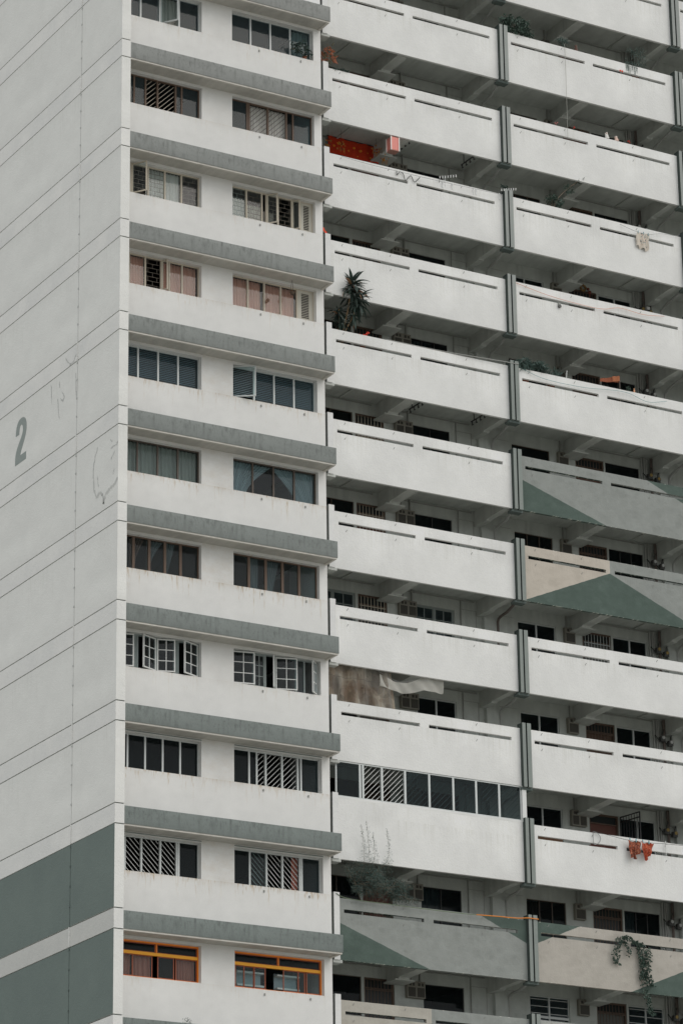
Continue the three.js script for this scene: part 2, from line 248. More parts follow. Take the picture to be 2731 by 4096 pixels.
// panes: list of objects {w: share of the width, g: glass, a: opening angle, h: hinge side, grid, gr: grille, v: open gap, l: louvre panel, bk: brick grille}
function win(k, side, o) {
  const [hx0, hx1] = o.x ?? holes[side], dy0 = o.dy0 ?? 0.63, dy1 = o.dy1 ?? 1.62, w = hx1 - hx0, h = dy1 - dy0, fm = o.f, fw = o.fw ?? 0.035, mw = o.mw ?? 0.05, dp = 0.055;
  const g = new THREE.Group(); g.name = 'window'; g.position.set(hx0, Y(k, dy1), o.z ?? ZG - 0.03); B.add(g);
  const fr = [box(0, w, 0, fw, -dp / 2, dp / 2), box(0, w, h - fw, h, -dp / 2, dp / 2), box(0, fw, fw, h - fw, -dp / 2, dp / 2), box(w - fw, w, fw, h - fw, -dp / 2, dp / 2)];
  const tot = o.p.reduce((a, q) => a + (q.w ?? 1), 0); let x = fw; const iw = w - 2 * fw;
  o.p.forEach((q, i) => {
    const pw = iw * (q.w ?? 1) / tot, a = x, b = x + pw; x = b;
    if (i < o.p.length - 1) fr.push(box(b - mw / 2, b + mw / 2, fw, h - fw, -dp / 2 - 0.002, dp / 2 + 0.004));
    const l = a + (i ? mw / 2 : 0), r = b - (i < o.p.length - 1 ? mw / 2 : 0), gw = r - l, gh = h - 2 * fw, gl = q.g ?? o.g ?? G.clear;
    if (q.bk) { const gs = grilleBrick(gw, gh, 0); gs.forEach((s) => s.translate(l, fw, -0.06)); part('grille', gs, q.bm ?? M.grilleCream, g); }
    if (q.gr) { const gs = grilleDiag(gw, gh, q.gr, 0.15, 0); gs.forEach((s) => s.translate(l, fw, q.gz ?? -0.05)); part('grille', gs, q.gm ?? M.white_frame, g); }
    if (q.l) {
      part('louvre_panel', [box(l, r, fw, h - fw, -0.03, -0.005), box(l, l + gw * 0.24, fw, h - fw, -0.005, 0.02), box(r - gw * 0.24, r, fw, h - fw, -0.005, 0.02), box(l + gw * 0.24, r - gw * 0.24, fw, fw + 0.07, -0.005, 0.02), box(l + gw * 0.24, r - gw * 0.24, h - fw - 0.07, h - fw, -0.005, 0.02)], M.creamWhite ??= std(0.56, 0.53, 0.46), g);
      part('louvre_gap', box(l + gw * 0.24, r - gw * 0.24, fw + 0.07, h - fw - 0.07, -0.0045, -0.004), M.boxDark, g);
      const s = []; for (let j = 0; j < 15; j++) { const yy = fw + 0.09 + (gh - 0.17) * (j / 14.5); const bb = new THREE.BoxGeometry(gw * 0.52, 0.008, 0.042); bb.rotateX(0.7); bb.translate((l + r) / 2, yy, 0.008); s.push(bb.toNonIndexed()); } part('louvre_slats', s, M.creamWhite, g); return;
    }
    if (q.v) return;
    const sash = (sw) => { const e = 0.032, gs = [box(0, sw, 0, e, -0.02, 0.02), box(0, sw, gh - e, gh, -0.02, 0.02), box(0, e, e, gh - e, -0.02, 0.02), box(sw - e, sw, e, gh - e, -0.02, 0.02)]; if (q.grid) { gs.push(box(sw / 2 - 0.011, sw / 2 + 0.011, e, gh - e, -0.012, 0.012)); for (const t of [1 / 3, 2 / 3]) gs.push(box(e, sw - e, gh * t - 0.011, gh * t + 0.011, -0.0125, 0.0125)); } return gs; };
    if (q.a !== undefined) {
      const P = new THREE.Group(); P.name = 'open_sash'; const left = q.h !== 'r'; P.position.set(left ? l : r, fw, 0.02); P.rotation.y = (left ? -1 : 1) * q.a;
      const gs = sash(gw), pg = new THREE.PlaneGeometry(gw - 0.05, gh - 0.05); pg.translate(gw / 2, gh / 2, 0.003); if (!left) { gs.forEach((s) => s.translate(-gw, 0, 0)); pg.translate(-gw, 0, 0); }
      const M4 = new THREE.Matrix4().makeRotationY(P.rotation.y).setPosition(P.position); gs.forEach((s) => s.applyMatrix4(M4)); pg.applyMatrix4(M4);
      part('open_sash', gs, q.m ?? fm, g); part('pane', pg, gl, g);
      return;
    }
    if (q.grid || q.s) { const gs = sash(gw); gs.forEach((s) => s.translate(l, fw, 0)); part('sash', gs, q.m ?? fm, g); }
    const pg = new THREE.PlaneGeometry(gw, gh); pg.translate((l + r) / 2, h / 2, rr(-0.004, 0.004)); pg.rotateY(0); part('pane', pg, gl, g);
  });
  part('frame', fr, fm, g);
  (o.c ?? []).forEach((c) => part('curtain', curtain(c.x0 * w, c.x1 * w, h * (c.top ?? 1), -0.13, c.f && ((v) => c.f(v).map((q) => q * w))), c.m, g));
  if (o.blind) { const s = []; for (let j = 0; j < 15; j++) { const bb = new THREE.BoxGeometry(w - 0.1, 0.005, 0.055); bb.rotateX(0.6); bb.translate(w / 2, 0.2 + (h - 0.24) * (j / 14), -0.12); s.push(bb.toNonIndexed()); } part('blind', s, C.blind, g); }
  return g;
}
const n = (c, o = {}) => Array.from({ length: c }, () => ({ ...o }));
const WF = M.white_frame;
win(-1, 0, { f: M.alu, g: G.blue, p: [{}, {}, { a: 0.95, h: 'l', g: G.clear }, {}], c: [{ x0: 0.5, x1: 0.75, m: C.grey }] });
win(-1, 1, { f: M.alu, g: G.blue, p: n(4), c: [{ x0: 0.8, x1: 0.99, m: C.beige }] });
win(0, 0, { f: M.brown, g: G.blue, p: [{ w: 0.9 }, { w: 0.75 }, { v: 1, gr: 1, gm: M.cream, w: 0.8 }, { v: 1, gr: 1, gm: M.cream, w: 1.2 }, { w: 0.4 }, { w: 1.1 }] });
win(0, 1, { f: M.brown, g: G.blue, p: [{ w: 1 }, { w: 0.12, v: 1 }, { v: 1, gr: 1, gm: M.bronze, w: 1.15 }, { v: 1, gr: 1, gm: M.bronze, w: 1.15 }, { w: 0.4, g: G.dark }, { w: 1.1 }], c: [{ x0: 0.24, x1: 0.72, m: C.white }] });
win(1, 0, { g: G.bright, f: M.cream, mw: 0.045, p: [{ l: 1, w: 0.7 }, { a: 1.0, h: 'l', bk: 1 }, { bk: 1 }, {}, { bk: 1 }], c: [{ x0: 0.36, x1: 0.78, m: C.white }] });
win(1, 1, { g: G.bright, f: M.cream, mw: 0.045, p: [{ bk: 1, bm: M.grey_frame }, { bk: 1, bm: M.brown }, { v: 1, w: 0.3 }, { a: 0.95, h: 'l' , w: 0.75, bk: 1 }, { v: 1, bk: 1, w: 0.9 }, { a: 0.9, h: 'l', w: 0.55 }, { l: 1, w: 0.75 }], c: [{ x0: 0.0, x1: 0.2, m: C.white, top: 0.72 }, { x0: 0.21, x1: 0.4, m: C.beige, top: 0.6 }, { x0: 0.42, x1: 0.55, m: C.grey, top: 0.5 }] });
win(2, 0, { g: G.bright, f: M.cream, mw: 0.045, p: [{ l: 1, w: 0.65 }, {}, { v: 1, bk: 1 }, { a: 1.15, h: 'l', w: 0.5 }, { w: 0.8 }, {}], c: [{ x0: 0.14, x1: 0.34, m: C.pink }, { x0: 0.55, x1: 0.98, m: C.pink }] });
win(2, 1, { g: G.bright, f: M.cream, mw: 0.045, p: [{}, {}, {}, {}, { l: 1, w: 0.95 }], c: [{ x0: 0.0, x1: 0.385, m: C.pink }, { x0: 0.42, x1: 0.79, m: C.pink }] });
win(3, 0, { f: M.alu, g: G.blue, p: n(4), blind: 1 });
win(3, 1, { f: M.alu, g: G.blue, p: [{ w: 1.12, a: 0.62, h: 'l', g: G.clear }, {}, {}, {}], blind: 1 });
win(4, 0, { f: M.bronze, g: G.clear, p: n(4), c: [{ x0: 0, x1: 1, m: C.grey }] });
win(4, 1, { f: M.bronze, g: G.green, p: n(4), c: [{ x0: 0, x1: 0.5, m: C.sheer, f: (v) => [0, 0.2 + 0.3 * Math.pow(v, 1.6)] }, { x0: 0.5, x1: 1, m: C.sheer, f: (v) => [0.8 - 0.3 * Math.pow(v, 1.4), 1] }] });
win(5, 0, { f: M.brown, g: G.clear, mw: 0.075, p: [{ w: 1.1 }, {}, {}, {}, { w: 1.1 }], c: [{ x0: 0.2, x1: 0.4, m: C.dark, f: (v) => [0.2, 0.26 + 0.12 * v * v] }, { x0: 0.4, x1: 0.6, m: C.night, f: (v) => [0.4, 0.43 + 0.17 * v * v] }, { x0: 0.6, x1: 0.8, m: C.night, f: (v) => [0.6, 0.64 + 0.1 * v] }] });
win(5, 1, { f: M.brown, g: G.clear, mw: 0.075, p: n(5), c: [{ x0: 0.2, x1: 0.4, m: C.night, f: (v) => [0.24 - 0.04 * v, 0.34] }, { x0: 0.42, x1: 0.6, m: C.night, f: (v) => [0.42, 0.5 + 0.08 * v] }] });
const gd = { grid: 1, m: WF, g: G.green };
win(6, 0, { f: M.grey_frame, g: G.green, p: [{ ...gd, a: 0.2, h: 'l', w: 1 }, { ...gd, m: M.grey_frame, w: 0.22 }, { ...gd, a: 0.42, h: 'r', w: 1.05 }, { ...gd, a: 0.3, h: 'l', w: 1 }, { ...gd, m: M.grey_frame, w: 0.2 }, { ...gd, a: 0.42, h: 'r', w: 1.1 }] });
win(6, 1, { f: M.grey_frame, g: G.green, p: [{ ...gd, a: 0.22, h: 'l', w: 1 }, { ...gd, m: M.grey_frame, w: 0.55 }, { ...gd, a: 1.05, h: 'r', w: 0.45 }, { ...gd, a: 0.3, h: 'l', w: 1 }, { ...gd, w: 0.4, grid: 0 }, { ...gd, a: 0.75, h: 'r', w: 0.6 }] });
win(7, 0, { f: M.alu, g: G.dark, p: [{ w: 0.75 }, {}, {}, {}, {}] });
win(7, 1, { f: M.alu, g: G.dark, p: [{ w: 1.1 }, { w: 0.5 }, { w: 0.6, v: 1, gr: 1 }, { w: 1.1, v: 1, gr: 1 }, { w: 1.05, v: 1, gr: 1 }, { w: 0.22 }, { w: 1.15 }] });
win(8, 0, { f: M.alu, g: G.dark, p: [{ w: 0.7, g: G.clear }, { v: 1, gr: -1 }, { w: 1.15, v: 1, gr: -1 }, { v: 1, gr: -1 }, { w: 0.12, v: 1 }, { w: 1.15 }] });
win(8, 1, { f: M.alu, g: G.dark, p: [{ w: 1.05 }, { gr: -1, w: 1.05, g: G.clear, gz: -0.09, gm: M.grey_frame }, { v: 1, gr: -1 }, { v: 1, gr: -1, w: 1.1 }, { w: 0.12, v: 1 }, { w: 1.1 }], c: [{ x0: 0.705, x1: 0.765, m: C.red }] });
// orange windows of the lowest visible storey
for (const side of [0, 1]) {
  const [x0, x1] = holes[side], w = x1 - x0, h = 0.99, g = new THREE.Group(); g.name = 'window'; g.position.set(x0, Y(9, 1.62), ZG - 0.03); B.add(g); g.userData.label = 'bright orange framed window with a yellow rail';
  part('frame', [box(0, w, 0, 0.045, -0.03, 0.03), box(0, w, h - 0.04, h, -0.03, 0.03), box(0, 0.035, 0.045, h - 0.04, -0.03, 0.03), box(w - 0.035, w, 0.045, h - 0.04, -0.03, 0.03), box(w * 0.515 - 0.016, w * 0.515 + 0.016, 0.71, h - 0.04, -0.028, 0.032)], M.orange, g);
  part('rail', box(0.035, w - 0.035, 0.63, 0.71, -0.03, 0.045), M.yellow, g);
  for (const [a, b] of [[0.035, w * 0.515 - 0.016], [w * 0.515 + 0.016, w - 0.035]]) { part('sash', [box(a, b, 0.71, 0.735, -0.015, 0.01), box(a, b, h - 0.065, h - 0.04, -0.015, 0.01), box(a, a + 0.03, 0.735, h - 0.065, -0.015, 0.01), box(b - 0.03, b, 0.735, h - 0.065, -0.015, 0.01)], M.rust, g); const p = new THREE.PlaneGeometry(b - a - 0.06, 0.19); p.translate((a + b) / 2, (0.735 + h - 0.065) / 2, 0); part('pane', p, G.dark, g); }
  const S = side ? [[0.035, 0.14, 0], [0.13, 0.25, 1], [0.245, 0.375, 0], [0.57, 0.745, 0], [0.735, 0.82, 1], [0.83, 0.985, 0]] : [[0.035, 0.25, 0], [0.24, 0.475, 1], [0.53, 0.72, 0], [0.74, 0.985, 1]];
  for (const [a, b, l] of S) { const A = a * w, E = b * w, z = l ? -0.014 : 0.008; part('sash', [box(A, E, 0.045, 0.07, z - 0.01, z + 0.01), box(A, E, 0.605, 0.63, z - 0.01, z + 0.01), box(A, A + 0.025, 0.07, 0.605, z - 0.01, z + 0.01), box(E - 0.025, E, 0.07, 0.605, z - 0.01, z + 0.01)], M.rust, g); const p = new THREE.PlaneGeometry(E - A - 0.05, 0.535); p.translate((A + E) / 2, 0.3375, z); part('pane', p, G.clear, g); }
  if (!side) for (const [a, b] of [[0.0, 0.24], [0.26, 0.47], [0.76, 0.98]]) part('curtain', curtain(a * w, b * w, 0.66, -0.13), C.red, g);
  else for (const [a, b] of [[0.1, 0.4], [0.55, 0.8]]) { parts('shelf', [box(a * w, b * w, 0.14, 0.19, -0.4, -0.2), box(a * w, b * w, 0.5, 0.54, -0.4, -0.2)], M.white_frame, g); part('backboard', box(a * w, b * w, 0.16, 0.6, -0.43, -0.4), std(0.3, 0.36, 0.38), g); }
}
// drainage slots above two storeys of windows
for (const k of [7, 8]) parts('sun_track', [box(0.3, 2.87, Y(k, 0.605), Y(k, 0.585), ZW, ZW + 0.025), box(3.87, 6.6, Y(k, 0.605), Y(k, 0.585), ZW, ZW + 0.025)], M.grey_frame, B);

// ------------------------------------------------------------------ balcony corridors
const bays = [[7.12, 13.21], [13.505, 19.81], [20.105, XE]];
const paint = {}, muralBump = bumpFor(6.3, 1.715);
function muralTex(bay, k, polys, base) {          // flat paint on a parapet, metres from its lower left corner
  const [x0, x1] = bays[bay], L = x1 - x0, H = 1.715, c = document.createElement('canvas'); c.width = 1536; c.height = 420; const q = c.getContext('2d');
  const PX = (x) => (x - x0) / L * 1536, PY = (dy) => (dy - 1.65) / H * 420;
  q.fillStyle = base; q.fillRect(0, 0, 1536, 420);
  for (const [col, pts] of polys) { q.fillStyle = col; q.beginPath(); pts.forEach(([x, dy], i) => { const [x2, d2] = pts[(i + 1) % pts.length]; if (!i) q.moveTo(PX(x), PY(dy)); for (let s = 1; s <= 40; s++) q.lineTo(PX(lerp(x, x2, s / 40)) + rr(-1.1, 1.1), PY(lerp(dy, d2, s / 40)) + rr(-1.1, 1.1)); }); q.fill(); }
  for (let i = 0; i < 260; i++) { const x = rr(0, 1536), w = rr(1, 5), l = rr(20, 190); const gd = q.createLinearGradient(0, 0, 0, l), a = rr(0.02, 0.05); gd.addColorStop(0, `rgba(45,42,34,${a})`); gd.addColorStop(1, 'rgba(45,42,34,0)'); q.fillStyle = gd; q.save(); q.translate(x, rnd() < 0.5 ? 0 : 100); q.fillRect(0, 0, w, l); q.restore(); }
  for (let i = 0; i < 900; i++) { const x = rr(0, 1536), y = rr(0, 420), r = rr(6, 50); q.fillStyle = rnd() > 0.5 ? 'rgba(255,255,250,0.012)' : 'rgba(20,25,20,0.014)'; q.beginPath(); q.ellipse(x, y, r, r * 0.7, 0, 0, 7); q.fill(); }
  for (let i = 0; i < 5000; i++) { q.fillStyle = rnd() > 0.5 ? 'rgba(255,255,255,0.035)' : 'rgba(0,0,0,0.035)'; q.fillRect(rr(0, 1536), rr(0, 420), rr(1, 4), rr(1, 4)); }
  for (let x = 0; x < 1536; x += 6) if (rnd() < 0.16) { q.fillStyle = 'rgba(225,222,210,0.55)'; q.fillRect(x + rr(0, 6), rnd() < 0.8 ? 417 : 0, rr(3, 16), 4); }
  const t = new THREE.CanvasTexture(c); t.colorSpace = THREE.SRGBColorSpace; return t;
}
const GR = '#8e918d', DG = '#4c5a53', BE = '#bcb3a7', XL = (b) => bays[b][0] - 0.1, XR = (b) => bays[b][1] + 0.1;
paint['1_3'] = muralTex(1, 3, [[DG, [[XL(1), 2.36], [13.49, 2.373], [16.55, 3.37], [XL(1), 3.37]]], [DG, [[18.1, 1.6], [20, 1.6], [20, 2.42], [18.1, 1.652]]]], GR);
paint['1_4'] = muralTex(1, 4, [[BE, [[XL(1), 1.6], [16.58, 1.6], [16.58, 3.4], [XL(1), 3.4]]], [DG, [[13.45, 3.37], [16.57, 2.05], [19.8, 3.37]]]], GR);
paint['0_8'] = muralTex(0, 8, [[DG, [[XL(0), 2.28], [10.05, 3.37], [XL(0), 3.37]]], [DG, [[11.55, 1.6], [13.3, 1.6], [13.3, 2.35]]]], GR);
paint['1_8'] = muralTex(1, 8, [[DG, [[XL(1), 1.6], [15.13, 1.6], [13.45, 2.32]]], [DG, [[16.7, 3.37], [19.9, 2.05], [19.9, 3.37]]]], '#aea89f');
paint['0_9'] = muralTex(0, 9, [[GR, [[10.03, 1.6], [13.4, 1.6], [13.4, 3.4], [10.03, 3.4]]], [DG, [[7.1, 3.37], [10.03, 2.05], [13.2, 3.37]]]], '#b0aba1');
paint['1_9'] = muralTex(1, 9, [[DG, [[13.5, 2.4], [16.5, 3.37], [13.5, 3.37]]]], '#a7a8a4');
const SLOTS = [[[7.31, 9.86], [10.16, 12.92]], [[13.70, 16.44], [16.75, 19.52]], [[20.25, 22.9], [23.2, 25.9]]];
for (let k = K0; k <= K1; k++) for (let b = 0; b < 3; b++) {
  const [x0, x1] = bays[b], y1 = Y(k, 1.65), y0 = Y(k, 3.36), closed = b === 0 && k === 7;
  const sh = new THREE.Shape([new THREE.Vector2(x0, y0), new THREE.Vector2(x1, y0), new THREE.Vector2(x1, closed ? Y(k, 1.585) : y1), new THREE.Vector2(x0, closed ? Y(k, 1.585) : y1)]);
  if (!closed) for (const [a, c] of SLOTS[b]) sh.holes.push(new THREE.Path([new THREE.Vector2(a, Y(k, 2.05)), new THREE.Vector2(a, Y(k, 1.95)), new THREE.Vector2(c, Y(k, 1.95)), new THREE.Vector2(c, Y(k, 2.05))]));
  const g = uvWorld(new THREE.ExtrudeGeometry(sh, { depth: 0.09, bevelEnabled: false })); g.translate(0, 0, ZP - 0.09);
  let mt = M.parapet; const pt = paint[b + '_' + k];
  if (pt) { mt = new THREE.MeshStandardMaterial({ map: pt, roughness: 0.9, bumpMap: muralBump, bumpScale: 0.004 }); const uv = g.attributes.uv; for (let i = 0; i < uv.count; i++) uv.setXY(i, (uv.getX(i) - x0) / (x1 - x0), (uv.getY(i) - Y(k, 3.365)) / 1.715); }
  else { const uv = g.attributes.uv, off = rr(0, 1), fl = rnd() < 0.5 ? -1 : 1; for (let i = 0; i < uv.count; i++) uv.setXY(i, fl * (uv.getX(i) - x0) / 6.3 + off, (uv.getY(i) - Y(k, 3.365)) / 1.715); }
  const pm = part('parapet', g, mt, B); if (pt) pm.userData.label = 'parapet painted with grey, green and beige angular shapes';
  if (!closed && b < 2) parts('pole_bracket', [x0 + 0.42, x0 + 2.05, x0 + 4.6].flatMap((x) => [1.74, 2.2].map((d) => bar(V(x, Y(k, d + 0.035), ZP), V(x + 0.03, Y(k, d - 0.03), ZP + 0.03), 0.011))), M.conduit, B);
  // edge beam lip under the parapet, ceiling slab, corridor wall
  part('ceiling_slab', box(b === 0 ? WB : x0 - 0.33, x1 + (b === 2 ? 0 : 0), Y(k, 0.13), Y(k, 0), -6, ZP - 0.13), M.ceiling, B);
}
// posts
for (let k = K0; k <= K1; k++) {
  part('white_post', box(6.94, 7.12, Y(k, 3.38), Y(k, 1.52), ZP - 0.12, ZP + 0.1), M.white, B);
  part('dark_side', box(6.936, 6.9395, Y(k, 3.38), Y(k, 1.52), ZP - 0.12, ZP + 0.1), M.postShade, B);  // shade on the white post's left face, put in as a darker sheet colour
  part('post_foot', box(6.92, 7.2, Y(k, 3.46), Y(k, 3.38), ZP - 0.25, ZP + 0.07), M.beam, B);
  for (const xj of [13.20, 19.80]) {
    part('joint_post', box(xj + 0.012, xj + 0.122, Y(k, 3.40), Y(k, 1.51), ZP - 0.13, ZP + 0.13), k < 2 ? M.postPale : M.post, B);
    part('joint_post', box(xj + 0.172, xj + 0.305, Y(k, 3.40), Y(k, 1.51), ZP - 0.13, ZP + 0.13), k < 2 ? M.postPale : M.post, B);
    part('joint_filler', box(xj + 0.122, xj + 0.172, Y(k, 3.40), Y(k, 1.54), ZP - 0.13, ZP + 0.06), M.dark, B);
    part('dark_side', box(xj + 0.008, xj + 0.0115, Y(k, 3.40), Y(k, 1.51), ZP - 0.13, ZP + 0.13), M.postSide, B);  // left face of the first post, painted dark green
    part('dark_side', box(xj + 0.168, xj + 0.1715, Y(k, 3.40), Y(k, 1.51), ZP + 0.0605, ZP + 0.13), M.postSide, B);  // same dark colour on the second post, so the gap reads darker
    part('post_foot', box(xj - 0.03, xj + 0.34, Y(k, 3.47), Y(k, 3.40), ZP - 0.2, ZP + 0.05), M.joint, B);
  }
}
part('gap_backing', box(WB, 6.94, 0, YTOP, ZP - 0.3, ZP - 0.25), M.postDark, B);
// corridor back wall with door and window openings
const OPEN = [[7.40, 8.87, 0.52, 1.62], [8.96, 9.94, 0.52, 2.75], [10.88, 12.22, 0.54, 1.62], [14.42, 15.78, 0.52, 1.62], [16.72, 17.76, 0.5, 2.75], [17.82, 19.08, 0.52, 1.62], [21.2, 22.5, 0.52, 1.62]];
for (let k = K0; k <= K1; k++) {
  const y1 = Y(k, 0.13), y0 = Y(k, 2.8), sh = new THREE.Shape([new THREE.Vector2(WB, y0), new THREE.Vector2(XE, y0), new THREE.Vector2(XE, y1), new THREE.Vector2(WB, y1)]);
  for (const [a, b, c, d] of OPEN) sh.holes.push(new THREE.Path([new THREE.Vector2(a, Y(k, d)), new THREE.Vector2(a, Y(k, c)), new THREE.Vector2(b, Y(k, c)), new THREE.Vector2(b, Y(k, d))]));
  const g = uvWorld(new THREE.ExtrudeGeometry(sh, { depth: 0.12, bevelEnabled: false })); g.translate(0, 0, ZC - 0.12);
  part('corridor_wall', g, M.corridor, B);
  for (const [a, b] of [[9.68, 10.03], [13.0, 13.2], [16.27, 16.6], [19.5, 19.72]]) {
    const sh2 = new THREE.Shape([new THREE.Vector2(-ZP + 0.13, Y(k, 0.13)), new THREE.Vector2(-ZC, Y(k, 0.13)), new THREE.Vector2(-ZC, Y(k, 0.62)), new THREE.Vector2(1.85, Y(k, 0.62)), new THREE.Vector2(1.8, Y(k, 0.58)), new THREE.Vector2(-ZP + 0.13, Y(k, 0.555))]);
    const gb = new THREE.ExtrudeGeometry(sh2, { depth: b - a, bevelEnabled: false }); gb.rotateY(Math.PI / 2); gb.translate(a, 0, 0); part('beam', uvWorld(gb), M.beam, B);
  }
  for (const [a, b] of [[9.58, 10.22], [16.2, 16.8]]) part('beam_bracket', box(a, b, Y(k, 0.66), Y(k, 0.62), ZC, -1.85), M.beam, B);
  for (const x of [8.40, 18.6]) part('ceiling_rib', box(x, x + 0.06, Y(k, 0.17), Y(k, 0.13), ZC, ZP - 0.13), M.beam, B);
  part('wall_column', [box(13.17, 13.6, Y(k, 2.8), Y(k, 0.13), ZC, ZC + 0.14)], M.corridor, B);
  part('wall_column', [box(19.75, 20.15, Y(k, 2.8), Y(k, 0.13), ZC, ZC + 0.14)], M.corridor, B);
  parts('wall_groove', [box(12.42, 13.17, Y(k, 0.472), Y(k, 0.46), ZC, ZC + 0.006), box(13.6, 14.3, Y(k, 0.472), Y(k, 0.46), ZC, ZC + 0.006), box(12.96, 12.985, Y(k, 2.8), Y(k, 0.46), ZC, ZC + 0.006)], M.conduit, B);
  parts('conduit', [tube([[7, Y(k, 0.19), ZC + 0.03], [9.5, Y(k, 0.19), ZC + 0.03]], 0.018, 2), tube([[10.3, Y(k, 0.2), ZC + 0.03], [12.9, Y(k, 0.2), ZC + 0.03]], 0.018, 2), tube([[12.43, Y(k, 0.2), ZC + 0.03], [12.43 + rr(-0.02, 0.02), Y(k, 2.6), ZC + 0.03]], 0.017, 4), tube([[17, Y(k, 0.2), ZC + 0.03], [19.1, Y(k, 0.2), ZC + 0.03]], 0.018, 2)], M.conduit, B);
  // drain pipe below the beam and down the wall
  const rusty = [5].includes(k);
  part('drain_pipe', [tube([[13.36, Y(k, 0.6), ZP - 0.3], [13.5, Y(k, 0.64), -1.6], [13.62, Y(k, 0.68), ZC + 0.2], [13.64, Y(k, 0.9), ZC + 0.14], [13.64, Y(k, 1.6), ZC + 0.12], [13.64, Y(k, 2.8), ZC + 0.12]], 0.042, 40, 8)], rusty ? M.pipeRust : M.pipe, B);
  part('drain_pipe', [tube([[19.9, Y(k, 0.6), ZP - 0.3], [20.1, Y(k, 0.68), ZC + 0.2], [20.1, Y(k, 0.9), ZC + 0.14], [20.1, Y(k, 2.8), ZC + 0.12]], 0.042, 30, 8)], M.pipe, B);
  // electric meter boxes with the conduits that feed them
  const mbox = (x, wv) => {
    const q = new THREE.Group(); q.name = 'meter_box'; q.position.set(x, Y(k, 0.99), ZC); B.add(q);
    part('cabinet', box(0, wv, 0, 0.47, 0, 0.13), M.box, q); const nd = wv > 0.45 ? 2 : 1;
    for (let i = 0; i < nd; i++) { const a = i * wv / nd, c = (i + 1) * wv / nd; parts('cabinet_door', [box(a + 0.03, c - 0.03, 0.03, 0.29, 0.13, 0.142)], M.boxDark, q); parts('dial', [box(a + 0.06, a + 0.13, 0.34, 0.42, 0.13, 0.14), box(c - 0.12, c - 0.06, 0.34, 0.42, 0.13, 0.14)], M.boxDark, q); }
    parts('feed_pipe', [box(wv * 0.25, wv * 0.25 + 0.035, 0.47, 0.86, 0.02, 0.055), box(wv * 0.78, wv * 0.78 + 0.035, 0.47, 0.84, 0.02, 0.055)], M.conduit, q);
  };
  mbox(10.28, 0.585); mbox(16.03, k === 7 ? 0.52 : 0.36);
  // gas pipes and meters at the far end of the second bay
  parts('gas_pipe', [19.14, 19.24, 19.3].map((x) => rod([x, Y(k, 2.8), ZC + 0.06], [x, Y(k, 0.16), ZC + 0.06], 0.024)), M.pipe, B);
  part('soil_pipe', rod([19.46, Y(k, 2.8), ZC + 0.12], [19.46, Y(k, 0.16), ZC + 0.12], 0.045), M.pipeRust, B);
  for (const [x, d] of [[19.33, 0.75], [19.62, 0.82]]) { const q = new THREE.Group(); q.name = 'gas_meter'; q.position.set(x, Y(k, d + rr(0, 0.06)), ZC + 0.2); B.add(q); const c = new THREE.CylinderGeometry(0.085, 0.085, 0.12, 16); c.rotateX(Math.PI / 2); part('body', [c.toNonIndexed(), box(-0.08, 0.08, -0.1, 0.05, -0.06, 0.05)], M.meter, q); const f = new THREE.CylinderGeometry(0.05, 0.05, 0.02, 14); f.rotateX(Math.PI / 2); f.translate(0.01, 0.01, 0.07); part('dial', f, k % 2 ? M.brass : M.meterLight, q); parts('inlet', [tube([[0, 0.08, 0], [0.02, 0.2, 0.02], [0.1, 0.28, -0.05], [0.12, 0.45, -0.12]], 0.018, 12), tube([[-0.1, -0.1, 0], [-0.16, -0.02, 0], [-0.18, 0.1, -0.1]], 0.014, 8)], M.wireDark, q); }
}
// windows and doors of the corridor
function corridorWin(k, i, kind) {
  const [a, b, c, d] = OPEN[i], s = { x: [a, b], dy0: c, dy1: d, z: ZC - 0.06 };
  if (kind === 'alu') win(k, 0, { ...s, f: M.alu, g: G.dark, p: n(2) });
  else if (kind === 'grid') win(k, 0, { ...s, f: M.grey_frame, g: G.blue, p: n(2, { s: 1, grid: 1, m: M.grey_frame }) });
  else if (kind === 'louvre') { const g = win(k, 0, { ...s, f: M.alu, g: G.blue, p: n(2) }); const w = b - a, q = []; for (let j = 1; j < 6; j++) q.push(box(0.04, w - 0.04, j * 0.2 - 0.008, j * 0.2 + 0.008, 0.02, 0.05)); q.push(box(0.03, w - 0.03, 0.46, 0.53, 0.02, 0.052)); part('louvre_rail', q, M.alu, g); }
  else win(k, 0, { ...s, f: [M.bronze, M.gate, M.grey_frame][(k * 3 + i * 5 + 30) % 3], g: G.dark, p: n([2, 1, 3, 2][(k + i * 2 + 20) % 4]), fw: 0.022, mw: 0.028, c: (k * 7 + i * 3 + 40) % 3 === 0 ? [{ x0: 0.02, x1: rr(0.3, 0.6), m: [C.night, C.dark, C.grey][(k + i + 20) % 3] }] : [] });
}
